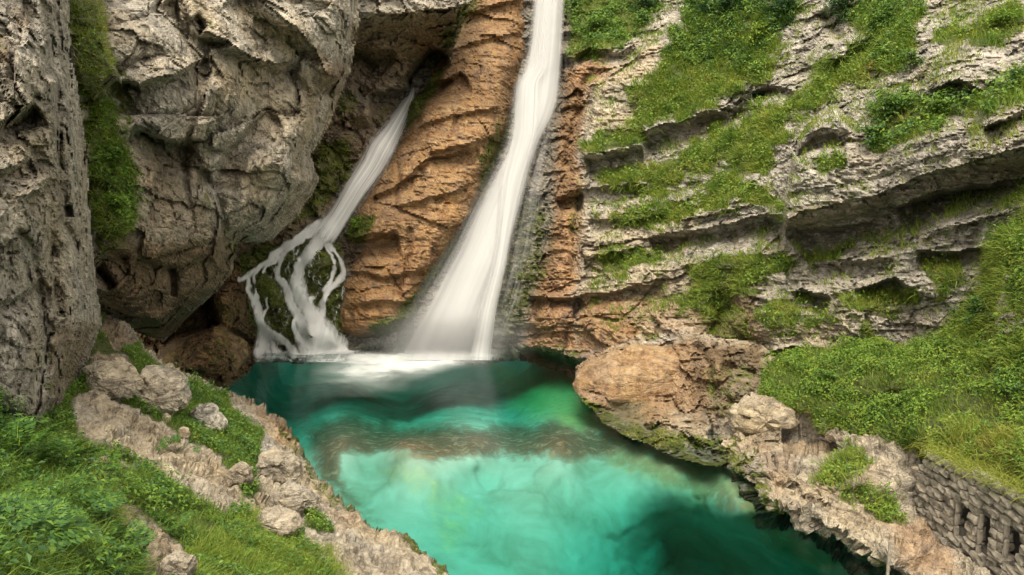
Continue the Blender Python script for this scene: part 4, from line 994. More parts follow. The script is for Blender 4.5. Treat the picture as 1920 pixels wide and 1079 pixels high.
# ---- the small waterfall: chute above, braided streams below
sbase = at(560, 660, 37.2); sbase[2] = 0
small = empty("waterfall", tuple(sbase)); tag(small, "small narrow waterfall leaving the cave and braiding over mossy rocks", "waterfall")
ch = resample([(775, 150, 4), (772, 180, 8), (758, 205, 14), (733, 248, 20), (715, 275, 27), (697, 310, 25), (668, 352, 23), (636, 405, 21), (612, 440, 24), (590, 470, 22)], 70)
def chute(name, lift, dw, cov, seed, bulge):
    tn = np.gradient(ch[:, :2], axis=0); tn /= np.linalg.norm(tn, axis=1, keepdims=True)
    nm = np.stack([-tn[:, 1], tn[:, 0]], 1)
    a = ch[:, :2] + nm * (ch[:, 2:] + dw); b = ch[:, :2] - nm * (ch[:, 2:] + dw)
    Yh = hug(back, ch[:, 0], ch[:, 1], lift)
    for _ in range(12): Yh[1:-1] = (Yh[:-2] + 2 * Yh[1:-1] + Yh[2:]) / 4
    Yh = np.minimum(Yh, Yh)
    ribbon(name, small, a, b, Yh, cov * smooth(np.linspace(0, 1, 70), 0, .08) * (1 - smooth(np.linspace(0, 1, 70), .84, 1.0)), 14, bulge, seed, M_FALL2, vlen=1.0, power=2.6, soft=.8, origin=sbase)
chute("chute", .45, 0, .78, 11, .5); chute("spray_sheet", .35, 7, .40, 12, .4)
STRANDS = [
    [(618, 425, 16), (600, 452, 13), (575, 478, 10), (562, 500, 9), (552, 525, 10), (556, 550, 13), (572, 575, 17), (590, 605, 22), (602, 635, 30), (612, 660, 40)],
    [(622, 405, 8), (590, 425, 8), (560, 446, 7), (535, 462, 7), (512, 482, 6), (488, 500, 6), (465, 515, 6), (450, 527, 5)],
    [(606, 418, 7), (588, 440, 4), (560, 452, 4), (530, 476, 5), (515, 500, 5), (518, 518, 6), (535, 535, 8), (545, 560, 8), (552, 585, 9), (570, 612, 12), (590, 640, 12)],
    [(618, 462, 6), (630, 470, 4), (638, 488, 4), (645, 505, 5), (642, 525, 6), (625, 535, 6), (610, 550, 5), (604, 575, 5), (603, 600, 7)],
    [(612, 460, 4), (622, 482, 3), (628, 505, 4), (622, 525, 4), (608, 545, 4)],
    [(465, 515, 5), (468, 535, 5), (470, 555, 5), (482, 575, 6), (486, 600, 7), (495, 620, 9), (492, 640, 11), (488, 664, 12)],
    [(485, 505, 4), (476, 525, 3), (482, 545, 3), (478, 565, 4)],
    [(495, 618, 7), (515, 632, 7), (535, 642, 7), (548, 655, 8), (552, 664, 9)],
    [(500, 625, 6), (512, 645, 7), (518, 664, 8)], [(498, 628, 6), (502, 645, 6), (503, 664, 7)],
    [(530, 478, 4), (512, 490, 3), (498, 500, 3), (495, 512, 3)],
    [(560, 585, 6), (552, 605, 5), (555, 625, 5), (575, 645, 7)], [(585, 560, 6), (580, 590, 6), (595, 620, 8)],
    [(500, 548, 2), (498, 565, 3), (500, 580, 2), (490, 592, 3)], [(560, 590, 5), (548, 612, 4), (562, 640, 5), (580, 655, 6)],
    [(605, 640, 20), (625, 648, 12), (645, 655, 8), (662, 661, 5)]]
bx, by = np.meshgrid(np.arange(436, 690, 1.6), np.arange(396, 680, 1.6))
q = np.stack([bx / 24, by / 24, 0 * bx], -1)
wx_ = bx + 7 * fbm(q, 3, 61); wy_ = by + 7 * fbm(q, 3, 62)
bcov = np.zeros_like(bx)
for ln in STRANDS:
    ln = resample(ln, 26)
    for a, b in zip(ln[:-1], ln[1:]):
        ex, ey = b[0] - a[0], b[1] - a[1]; t_ = np.clip(((wx_ - a[0]) * ex + (wy_ - a[1]) * ey) / (ex * ex + ey * ey), 0, 1)
        d = np.hypot(wx_ - a[0] - ex * t_, wy_ - a[1] - ey * t_); w_ = (a[2] + (b[2] - a[2]) * t_) * 1.12
        bcov = np.maximum(bcov, np.clip((w_ - d) / (.55 * w_ + 1.5) * .75 + .28, 0, 1) * smooth(w_ + 3 - d, 0, 3))
rid = 1 - np.abs(fbm(np.stack([wx_ / 15, wy_ / 34, 0 * bx], -1), 3, 65)) * 3.2          # thin extra threads between the streams
near_ = smooth(-poly_sd(wx_, wy_, [(600, 430), (640, 470), (655, 520), (640, 600), (655, 660), (480, 664), (478, 580), (450, 530), (520, 470)]), -6, 10)
bcov = np.maximum(bcov, near_ * smooth(rid, .74, 1.0) * .35)
bcov = np.maximum(bcov, .75 * smooth(-poly_sd(wx_, wy_, [(545, 520), (570, 520), (600, 600), (630, 640), (664, 680), (556, 680), (548, 600)]), -8, 16))
bcov = np.maximum(bcov, .6 * smooth(-poly_sd(wx_, wy_, [(484, 600), (500, 600), (520, 640), (556, 680), (476, 680), (478, 640)]), -5, 10))
gapn = fbm(np.stack([wx_ / 8, wy_ / 13, 0 * bx], -1), 3, 67)
bcov = np.clip(bcov * (1.18 + .7 * gapn), 0, 1) * smooth(by, 398, 425)
ii_ = np.clip(np.round((bx - back.X[0, 0]) / ST).astype(int), 0, back.nx - 1); jj_ = np.clip(np.round((by - back.Y[0, 0]) / ST).astype(int), 0, back.ny - 1)
yb = back.P[jj_, ii_, 1]
for _ in range(30):
    yb[1:-1] = (yb[:-2] + 2 * yb[1:-1] + yb[2:]) / 4; yb[:, 1:-1] = (yb[:, :-2] + 2 * yb[:, 1:-1] + yb[:, 2:]) / 4
raw_ = np.minimum(yb, back.P[jj_, ii_, 1] + .12)
for _ in range(10):
    raw_[1:-1] = (raw_[:-2] + 2 * raw_[1:-1] + raw_[2:]) / 4; raw_[:, 1:-1] = (raw_[:, :-2] + 2 * raw_[:, 1:-1] + raw_[:, 2:]) / 4
yb = raw_ - .20 - .05 * bcov
P = at(bx, by, np.minimum(yb, np.where(by > 600, y_of_z(bx, np.maximum(by, 600), .0), 999.))) - np.array(sbase)
i = np.arange(bx.size).reshape(bx.shape); F = np.stack([i[:-1, :-1], i[1:, :-1], i[1:, 1:], i[:-1, 1:]], -1).reshape(-1, 4)
F = F[bcov.ravel()[F].max(1) > .02]
ob = mesh_obj("streams", P, F, M_FALL2, small, {'cover': np.clip(bcov * 1.0, 0, 1).ravel()}, True, np.stack([(bx / 110 + by / 400).ravel(), (by / 200).ravel()], -1))
# ---- foam on the pool
fx, fy = np.meshgrid(np.linspace(430, 1060, 150), np.linspace(652, 770, 70))
fwx = 12 * fbm(np.stack([fx / 60, fy / 25, 0 * fx], -1), 3, 9)
fn = fbm(np.stack([fx / 85, fy / 16, 0 * fx], -1), 4, 19, .6)
cxl = 664 + (870 - fx) * .11
wdn = 18 + 26 * smooth(900 - fx, 0, 230)
main_ = np.exp(-(np.maximum(fy - cxl, 0) / wdn) ** 2) * smooth(fy, 652, 660 + (870 - fx) * .06) * smooth(fx, 545, 700) * (1 - smooth(fx, 890, 965))
cov = np.clip(main_ * (.78 + .7 * fn), 0, .8)
lw = smooth(fx, 478, 500) * (1 - smooth(fx, 640, 720)) * np.exp(-((fy - 661) / 6.) ** 2)
cov = np.maximum(cov, np.clip(lw * (.55 + 1.5 * fn), 0, .7))
y0 = y_of_z(fx, fy, .02)
P = at(fx, fy, y0); P[..., 2] = .015 + .10 * main_ * np.clip(fbm(P * 1.2, 3, 12) + .5, 0, 1)
i = np.arange(fx.size).reshape(fx.shape)
F = np.stack([i[:-1, :-1], i[1:, :-1], i[1:, 1:], i[:-1, 1:]], -1).reshape(-1, 4)
foam = mesh_obj("foam", P, F, M_FOAM, attrs={'cover': cov.ravel()})
tag(foam, "white foam spreading over the pool at the foot of the large waterfall", kind='stuff')

# ---- spray hanging over the foot of the fall
def mist_material():
    t = NT("mist")
    tc = t.n("TexCoord").outputs['Object']
    ln = t.n("VectorMath", operation='LENGTH'); t.l(tc, ln.inputs[0])
    d = t.math('SUBTRACT', 1.0, ln.outputs['Value'], True)
    nz = t.noise(tc, 2.2, 3, .5)
    d = t.math('MULTIPLY', t.math('MULTIPLY', d, d), t.math('MULTIPLY', nz, 1.5))
    v = t.n("VolumePrincipled"); v.inputs['Color'].default_value = (.95, .95, .93, 1); v.inputs['Anisotropy'].default_value = .2
    t.l(t.math('MULTIPLY', d, 1.5), v.inputs['Density']); t.l(v.outputs[0], t.out.inputs['Volume'])
    return t.m
bm = bmesh.new(); bmesh.ops.create_icosphere(bm, subdivisions=3, radius=1.0)
mist = bm_obj("mist", bm, mist_material(), None)
mp = at(835, 655, 35.9); mist.location = (mp[0], 35.9, .75); mist.scale = (4.6, 1.4, 1.7)
tag(mist, "pale spray hanging over the foot of the large waterfall", kind='stuff')

# ---- boulders
def boulder(name, outline, sheet, label_, thick=.8, orange=0, moss=0, brown=0, warm=.4, wet=0, seed=1, Y=None, sink=.25, facet=.26, group=None, mossb=0):
    """a closed stone whose silhouette follows the outline, as deep as it is wide"""
    o = np.array(outline, float); c = o.mean(0)
    if Y is None:
        b = o[np.argmax(o[:, 1])]
        Y = sheet.point(c[0], min(b[1], sheet.Y[-1, 0]))[0][1]
    size = (o[:, 0].max() - o[:, 0].min()) / FPX * Y
    Yc = Y + size * thick * sink
    nt, nf = 56, 30
    th = np.linspace(0, 2 * math.pi, nt, endpoint=False)
    ang = np.unwrap(np.arctan2(o[:, 1] - c[1], o[:, 0] - c[0]))
    if ang[-1] < ang[0]: o = o[::-1]; ang = np.unwrap(np.arctan2(o[:, 1] - c[1], o[:, 0] - c[0]))
    rad = np.hypot(o[:, 0] - c[0], o[:, 1] - c[1])
    t0 = (th - ang[0]) % (2 * math.pi) + ang[0]
    rr = np.interp(t0, np.r_[ang, ang[0] + 2 * math.pi], np.r_[rad, rad[0]])
    ph = np.linspace(-math.pi / 2, math.pi / 2, nf)
    TH, PH = np.meshgrid(th, ph)
    RR = np.broadcast_to(rr, TH.shape)
    k = np.cos(PH) ** .6
    s = np.sign(np.sin(PH)) * np.abs(np.sin(PH)) ** .9
    X = c[0] + np.cos(TH) * RR * k; Yp = c[1] + np.sin(TH) * RR * k
    P = at(X, Yp, np.full_like(X, Yc))
    P[..., 1] += s * size * .5 * thick
    cen = at(c[0], c[1], Yc)
    d = unit(P - cen)
    q = P * (1.6 / max(size, .3)) + seed * 5.3
    v, e = cellular(q * 1.1, seed); v2, e2 = cellular(q * 2.6, seed + 1)
    disp = size * (facet * .55 * v + facet * .22 * v2 - .03 * np.exp(-(e / .06) ** 2)) + size * .05 * fbm(q * 3, 4, seed + 2)
    P = P + d * disp[..., None]
    low_ = P[..., 2].min(); org = np.array([cen[0], Yc, low_])
    V = (P - org).reshape(-1, 3)
    i = np.arange(nt * nf).reshape(nf, nt); i2 = np.roll(i, -1, 1)
    F = np.stack([i[:-1], i2[:-1], i2[1:], i[1:]], -1).reshape(-1, 4)
    hz = ((P[..., 2] - low_) / (P[..., 2].max() - low_)).ravel()
    n = nt * nf
    at_ = {'orange': np.full(n, orange), 'moss': np.clip(moss + mossb * (1 - smooth(hz, 0, .5)), 0, 1), 'brown': np.full(n, brown), 'warm': np.full(n, warm), 'soil': np.zeros(n), 'turf': np.zeros(n), 'wet': np.full(n, wet)}
    ob = mesh_obj(name, V, F, M_ROCK, attrs=at_, smooth_shade=False)
    ob.location = org
    return tag(ob, label_, "boulder" if name == "boulder" else "rock", "stones on the left bank" if sheet is bank else ("mossy rocks by the small waterfall" if sheet is back else None))

boulder("boulder", [(256, 715), (275, 698), (300, 693), (328, 704), (345, 730), (350, 760), (335, 775), (310, 772), (290, 778), (268, 776), (262, 745)], bank, "largest rounded boulder on the left bank, standing in grass beside the cliff foot", seed=3, warm=.45, thick=.9)
boulder("boulder", [(160, 700), (185, 682), (220, 680), (250, 700), (258, 725), (240, 748), (205, 752), (175, 740)], bank, "broken low boulder between the near cliff and the largest boulder", seed=4, warm=.45, moss=.15)
boulder("boulder", [(358, 775), (372, 760), (395, 758), (410, 775), (424, 808), (405, 805), (380, 795)], bank, "small angular grey boulder leaning downhill right of the largest boulder", seed=5, warm=.2, facet=.2, thick=.7)
boulder("boulder", [(428, 885), (440, 872), (460, 870), (472, 882), (470, 900), (450, 908), (432, 902)], bank, "small round stone at the lower end of the long pale slab", seed=6, warm=.4)
boulder("boulder", [(478, 870), (492, 848), (520, 844), (548, 858), (560, 880), (555, 895), (520, 902), (485, 902)], bank, "broad pale boulder on the left bank close to the water", seed=7, warm=.45, thick=.7)
boulder("boulder", [(508, 940), (525, 918), (550, 908), (580, 922), (592, 940), (575, 952), (540, 960), (515, 958)], bank, "low flat stone below the broad pale boulder", seed=8, warm=.45, thick=.7)
boulder("boulder", [(472, 982), (490, 968), (530, 965), (558, 978), (556, 994), (520, 1000), (485, 998)], bank, "flat tan stone sunk in the leafy grass of the left bank", seed=9, warm=.45, thick=.6)
boulder("rock", [(336, 810), (342, 803), (352, 804), (355, 814), (346, 822), (338, 818)], bank, "tiny pale stone in the grass above the long slab", seed=10, warm=.8)
boulder("rock", [(306, 782), (312, 776), (318, 780), (319, 792), (310, 796)], bank, "tiny upright stone just below the largest boulder", seed=11, warm=.7)
boulder("rock", [(280, 1072), (300, 1055), (345, 1050), (370, 1058), (360, 1082), (320, 1095), (285, 1092)], bank, "flat pale stone on the path at the bottom edge of the bank", seed=12, warm=.6, thick=.7)
boulder("boulder", [(1082, 722), (1092, 700), (1125, 680), (1170, 662), (1230, 655), (1275, 660), (1296, 680), (1300, 712), (1280, 745), (1240, 768), (1200, 776), (1150, 774), (1105, 760), (1085, 742)], foot, "big orange tan boulder at the water's edge under the terraced cliff", seed=13, orange=.55, warm=.95, thick=.75, Y=29.6, sink=.35, facet=.11, mossb=.35)
boulder("rock", [(1232, 800), (1250, 780), (1285, 778), (1300, 800), (1298, 830), (1275, 840), (1245, 832)], foot, "rounded pale stone above the mossy waterline below the big orange boulder", seed=14, warm=.75, Y=26.6, sink=.4, moss=.2)
boulder("rock", [(572, 500), (582, 478), (600, 470), (616, 482), (620, 508), (610, 530), (590, 536), (575, 522)], back, "larger mossy rock in the middle of the braided small waterfall", seed=15, moss=.85, Y=37.2, sink=.4, wet=.25)
boulder("rock", [(478, 535), (490, 518), (508, 520), (516, 538), (506, 556), (488, 556)], back, "small mossy rock on the left side of the braided small waterfall", seed=16, moss=.8, Y=36.3, sink=.4, wet=.3)
boulder("rock", [(506, 552), (518, 535), (528, 548), (528, 575), (516, 580), (508, 570)], back, "small dark mossy rock between two streams of the small waterfall", seed=17, moss=.75, Y=36.4, sink=.4, wet=.4)
boulder("boulder", [(302, 668), (330, 645), (365, 628), (410, 622), (450, 640), (470, 668), (460, 700), (425, 716), (380, 712), (335, 700)], back, "brown mossy boulder at the pool's edge beneath the cave", seed=18, brown=.9, moss=.36, Y=32.6, sink=.4, facet=.22, mossb=.3)
boulder("boulder", [(1370, 800), (1378, 768), (1398, 748), (1420, 742), (1440, 755), (1490, 775), (1500, 785), (1450, 792), (1405, 812), (1380, 815)], mead, "pale rock jutting out at the front corner of the grassy terrace", seed=19, warm=.6, Y=24.0, sink=.4, thick=.7)

# ---- stone retaining wall with drain slots
A = at(1743, 848, 18.05); B = at(1930, 930, 15.0)
wdir = (B - A); wtop = wdir[2] / np.hypot(wdir[0], wdir[1]); wdir[2] = 0; wdir /= np.linalg.norm(wdir)
wnor = np.array([wdir[1], -wdir[0], 0.])                                # into the hill
if wnor[0] < 0: wnor = -wnor
def wp(s, z, d=0): return A * [1, 1, 0] + wdir * s + np.array([0, 0, z]) + wnor * d
def proj(p):
    x, y, z = p[0], p[1], p[2] - CAM_H
    dep = y * math.cos(PITCH) - z * math.sin(PITCH); v = y * math.sin(PITCH) + z * math.cos(PITCH)
    return CX + FPX * x / dep, CY - FPX * v / dep
WL = 5.6
def s_of(px):
    lo, hi = -.5, WL
    for _ in range(40):
        m = (lo + hi) / 2
        if proj(wp(m, 1.0))[0] < px: lo = m
        else: hi = m
    return lo
def z_of(px, py):
    s = s_of(px); lo, hi = -1., 4.
    for _ in range(40):
        m = (lo + hi) / 2
        if proj(wp(s, m))[1] > py: lo = m
        else: hi = m
    return lo
SLOTS = []
for x0, x1, ya, yb in ((1798, 1807, 948, 992), (1841, 1852, 968, 1028), (1889, 1899, 992, 1052)):
    sa = s_of(x0); SLOTS.append((sa, sa + .30, z_of(x0, yb), z_of(x0, ya)))
wall = empty("stone_wall", tuple(wp(0, 0))); tag(wall, "dark grey rough stone retaining wall with three narrow drain slots", "stone wall")
W0 = wp(0, 0)
def wbox(bm, s0, s1, z0, z1, d0, d1):
    vs = [bm.verts.new(wp(s, z, d) - W0) for s in (s0, s1) for z in (z0, z1) for d in (d0, d1)]
    for f in ((0, 1, 3, 2), (4, 6, 7, 5), (0, 4, 5, 1), (2, 3, 7, 6), (0, 2, 6, 4), (1, 5, 7, 3)): bm.faces.new([vs[a] for a in f])
bm = bmesh.new()
def top(s): return A[2] + wtop * s
edges = [-.1] + [e for sl in SLOTS for e in (sl[0] - .26, sl[1])] + [WL]
for a, b in zip(edges[0::2], edges[1::2]):
    n = max(1, int((b - a) / .5))
    for k in range(n):
        u, v = a + (b - a) * k / n, a + (b - a) * (k + 1) / n
        wbox(bm, u, v, -1.2, top((u + v) / 2) - .06, .07, .6)
for sa, sb, za, zb in SLOTS:
    sa -= .26; wbox(bm, sa, sb, -1.2, za, .07, .6); wbox(bm, sa, sb, zb, top(sa) - .06, .07, .6); wbox(bm, sa, sb, za, zb, .5, .6)
bm_obj("wall_core", bm, M_MORTAR, wall)
def stone_mesh(seed, mat):
    bm = bmesh.new(); bmesh.ops.create_cube(bm, size=1.0)
    bmesh.ops.subdivide_edges(bm, edges=bm.edges[:], cuts=1, use_grid_fill=True)
    r = random.Random(seed)
    for v in bm.verts:
        f = v.co.length
        v.co *= .5 / max(abs(v.co.x), abs(v.co.y), abs(v.co.z)) * (1 - .16 * (f - .5) / .37)
        v.co += Vector((r.uniform(-.06, .06), r.uniform(-.10, .10), r.uniform(-.07, .07)))
    me = bpy.data.meshes.new("stone"); bm.to_mesh(me); bm.free(); me.materials.append(mat)
    for p in me.polygons: p.use_smooth = False
    return me
SM = [stone_mesh(k, M_STONE) for k in range(10)]; JM = [stone_mesh(50 + k, M_JAMB) for k in range(3)]
wang = math.atan2(wdir[1], wdir[0])
def put_stone(name, me, s, z, w, h, dep, out=0, roll=0):
    o = bpy.data.objects.new(name, me); COL.objects.link(o); o.parent = wall
    p = wp(s, z, dep / 2 - .06 - out) - W0
    o.location = p; o.rotation_euler = (0, roll, wang); o.scale = (w, dep, h)
    return o
rw = random.Random(4)
z = -.35; rows = []
while z < A[2] + wtop * WL + .1:
    h = rw.uniform(.13, .20); s = -.12 - rw.random() * .25
    while s < WL:
        w = rw.uniform(.22, .50)
        mid_s, mid_z = s + w / 2, z + h / 2 + .03 * math.sin(s * 2.3)
        hit = any(mid_s + w / 2 > sa - .10 and mid_s - w / 2 < sb + .01 and mid_z + h / 2 > za - .02 and mid_z - h / 2 < zb for sa, sb, za, zb in SLOTS)
        if hit:
            for sa, sb, za, zb in SLOTS:                          # cut the stone back to the slot's edge
                if mid_s + w / 2 > sa - .10 and mid_s - w / 2 < sb + .01 and mid_z + h / 2 > za - .02 and mid_z - h / 2 < zb:
                    l, r_ = s, s + w
                    if sa - .10 - l > .09: put_stone("stone", rw.choice(SM), (l + sa - .10) / 2, mid_z, sa - .10 - l, h, .26, rw.uniform(-.02, .03))
                    if r_ - sb > .09: put_stone("stone", rw.choice(SM), (r_ + sb) / 2, mid_z, r_ - sb, h, .26, rw.uniform(-.02, .03))
        elif mid_z + h / 2 < top(mid_s) + .06 and mid_z > -.4:
            put_stone("stone", rw.choice(SM), mid_s, mid_z, w * .97, h * .96, .28, rw.uniform(-.03, .045), rw.uniform(-.05, .05))
        s += w + .01
    z += h + .008
for sa, sb, za, zb in SLOTS:
    zz = za - .25
    while zz < zb + .02:
        h = rw.uniform(.22, .34)
        put_stone("jamb_stone", rw.choice(JM), sa - .035, zz + h / 2, .06, h, .09, -.01); zz += h + .01

# ---- stake at the water's edge
p0 = at(1664, 1100, 15.9)
bm = bmesh.new()
bmesh.ops.create_cone(bm, cap_ends=True, segments=8, radius1=.035, radius2=.028, depth=1.1)
bmesh.ops.translate(bm, verts=bm.verts[:], vec=(0, 0, .35))
for v in bm.verts: v.co.x += .02 * math.sin(v.co.z * 4)
st = bm_obj("stake", bm, M_JAMB, None); st.location = (p0[0], p0[1], p0[2]); tag(st, "thin pale wooden stake standing at the water's edge near the stone wall", "stake")

# ---- grass, herbs and moss
vg, lv = Veg(), Veg()
CLIFF = dict(top=(90, .4, .028, .55, 120), dark=(330, .5, .03, .74, 130), upper=(420, .42, .028, .36, 30), lip=(420, .34, .026, .36, 30), band=(460, .38, .026, .34, 80), band2=(440, .34, .026, .34, 60), diag=(460, .38, .024, .34, 50), topright=(240, .45, .024, .48, 120),
             shrubs=(360, .38, .02, .42, 150), corner=(450, .4, .022, .36, 40), tuft=(500, .3, .02, .4, 60), low1=(380, .3, .026, .36, 30), low2=(420, .32, .024, .34, 60), low3=(480, .28, .022, .28, 10), low4=(500, .3, .02, .25, 10), low5=(480, .26, .02, .22, 0), low6=(420, .24, .02, .28, 0), low7=(460, .3, .02, .3, 10),
             low8=(420, .25, .02, .2, 0), low9=(420, .25, .02, .2, 0), cr=(460, .4, .02, .3, 20), sp1=(300, .25, .02, .3, 0), sp2=(400, .25, .02, .3, 0), sp3=(300, .25, .02, .3, 0), sp4=(300, .3, .02, .4, 40))
for k, (pm, ln, wd_, tn, lf) in CLIFF.items():
    grow(right, vg, TREG[k], pm, ln, wd_, tn + .14, .30, 12, .7, .8, .5, 1.4, 60 + lf * 3, .13 if k in ('dark', 'topright', 'shrubs', 'top') else .10, .55 if k in ('dark', 'topright', 'shrubs', 'top') else .4, lv, .35)
nz_ = smooth(right.N[..., 2], .30, .62) * smooth(fbm(right.P * .8, 3, 41), -.15, .25) * smooth(right.X, 1085, 1120) * (right.Y < 640)
grow(right, vg, nz_ * .9, 240, .26, .022, .42, .26, lveg=lv, leafy=60, leafsize=.09, leaf_h=.2, clump=1.4, droop=.9)
tag(vg.build("cliff_grass", M_GRASS), "grass hanging in tufts from the ledges of the terraced cliff", kind='stuff')
tag(lv.build("cliff_foliage", M_LEAF), "low leafy growth among the grass of the terraced cliff", kind='stuff')

vg, lv = Veg(), Veg()
TURF = [(1430, 740), (1440, 690), (1480, 655), (1600, 645), (1700, 645), (1765, 625), (1840, 540), (1862, 450), (1900, 420), (2130, 380), (2130, 1030), (1930, 935), (1840, 885), (1742, 846), (1702, 852), (1640, 866), (1600, 850), (1572, 810), (1520, 785), (1450, 772)]
grow(mead, vg, TURF, 420, .24, .016, .55, .28, 8, .7, .6, .8, .7, 1100, .075, .44, lv, .26)
grow(mead, vg, [(1700, 850), (1745, 830), (1830, 800), (2130, 850), (2130, 1030), (1930, 940), (1840, 892), (1742, 850)], 700, .42, .014, .28, .12, 8, .6, .9, .6, .5)
grow(mead, vg, [(1770, 630), (1840, 540), (1862, 450), (1930, 430), (2000, 600), (1900, 700), (1800, 680)], 380, .45, .016, .38, .2, 8, .7, .8, .6, .7, 200, .10, .5, lv, .3)
grow(mead, vg, [(1430, 745), (1450, 765), (1530, 775), (1590, 812), (1600, 850), (1560, 800), (1500, 760)], 500, .3, .014, .25, .1, 8, .6, 1.0, .4, .5)
for pl in LG.values(): grow(low, vg, pl, 420, .26, .016, .42, .15, 8, .7, .6, .8, .6, 350, .09, .42, lv, .2)
n_ = 2600
sw = RNG.uniform(-.1, WL, n_); p_ = np.array([wp(a, top(a) - .02 + RNG.normal() * .05, RNG.uniform(-.08, .5)) for a in sw])
blades(vg, p_, np.tile(-wnor, (n_, 1)), .34, .013, np.full(n_, .3) + RNG.normal(size=n_) * .1, .8, 1.1, .5)
tag(vg.build("terrace_grass", M_GRASS), "long soft grass covering the green terrace", kind='stuff')
tag(lv.build("terrace_foliage", M_LEAF), "small leafy herbs growing through the terrace grass", kind='stuff')

vg, lv = Veg(), Veg()
bankmask = bank.m['turf'].copy()
def grow_mask(sheet, dens, per, length, width, tone, leafy, leafsize, leaftone, leaf_h, lean=.7, droop=.6):
    f = fbm(sheet.P * 1.2, 3, 77)
    r = sheet.sample(dens * np.clip(.8 + f * 1.2, 0, 1), per)
    p, nr, x, y = r
    f1 = fbm(p * 1.1, 3, 81); f2 = fbm(p * 3.3, 2, 82)
    blades(vg, p, nr, length * np.clip(1 + f1 * .9, .45, 1.8), width, tone + f1 * .3 + f2 * .15 + RNG.normal(size=len(p)) * .09, lean, droop)
    r = sheet.sample(dens * np.clip(.3 + fbm(sheet.P * .9, 3, 91) * 2.4, 0, 1), leafy)
    p, nr, x, y = r
    h = RNG.random(len(p)) ** .7 * leaf_h * np.clip(1 + fbm(p * 1.2, 2, 95) * 1.5, .3, 2)
    leaves(lv, p + nr * h[:, None] * .5 + np.array([0, 0, 1]) * h[:, None] * .7, nr, leafsize, leaftone + fbm(p * 2., 2, 97) * .3 + RNG.normal(size=len(p)) * .13)
hollow = smooth(-poly_sd(bank.X, bank.Y, [(-30, 925), (40, 915), (90, 930), (70, 960), (0, 965)]), -8, 8)
infr = (1 - hollow) * np.clip(1 - 3 * bank.m['soil'], 0, 1) * ((bank.Y < 1130) & (bank.X > -60)).astype(float)
grow_mask(bank, smooth(bankmask, .45, .8) * infr, 700, .17, .010, .64, 900, .07, .58, .18)
grow(bank, vg, [(-60, 800), (40, 830), (110, 860), (170, 880), (200, 930), (215, 990), (250, 1060), (270, 1130), (-60, 1130)], 900, .42, .009, .62, .2, 10, .8, .8, .8, .8, 900, .075, .70, lv, .4)
grow(bank, vg, [(150, 880), (180, 890), (210, 980), (250, 1080), (210, 1060), (180, 970)], 900, .4, .009, .26, .1, 10, .8, .9, .8, .6)
grow(bank, vg, [(350, 1040), (480, 960), (620, 1040), (680, 1110), (350, 1130)], 900, .28, .009, .45, .12, 10, .7, .6, .8, .6)
for k in (5,): pass
tag(vg.build("bank_grass", M_GRASS), "green grass on the left bank", kind='stuff')
tag(lv.build("bank_foliage", M_LEAF), "low herbs growing among the bank grass", kind='stuff')

vg, lv = Veg(), Veg()
grow(mid, vg, GULLY, 420, .28, .018, .5, .2, 10, .7, .8, .5, .8, 520, .10, .52, lv, .2)
grow(mid, vg, GULLY2, 260, .22, .018, .35, .2, 10, .7, .8, .5, .8, 60, .08, .4, lv, .12)
tag(vg.build("gully_grass", M_GRASS), "grass growing down the gully between the near cliff and the grey cliff", kind='stuff')
tag(lv.build("gully_foliage", M_LEAF), "leafy herbs in the lower half of the green gully", kind='stuff')

# moss as real short pile where it is thick
vg = Veg()
for sh, key_, per, ln in ((butt, 'moss', 260, .09), (back, 'moss', 200, .09), (foot, 'moss', 420, .07), (bank, 'moss', 600, .05), (low, 'moss', 420, .07), (right, 'moss', 110, .10)):
    d = smooth(sh.m[key_], .5, .8) * np.clip(.3 + fbm(sh.P * 1.5, 3, 55) * 2, 0, 1) * (sh.P[..., 2] > .02)
    r = sh.sample(d, per)
    if r:
        p, nr, x, y = r
        blades(vg, p, nr, ln, .022, .34 + fbm(p * 1.5, 2, 56) * .5 + RNG.normal(size=len(p)) * .12, .9, .7, .3)
tag(vg.build("moss", M_GRASS), "yellow green moss on the wet rocks round the pool and falls", kind='stuff')

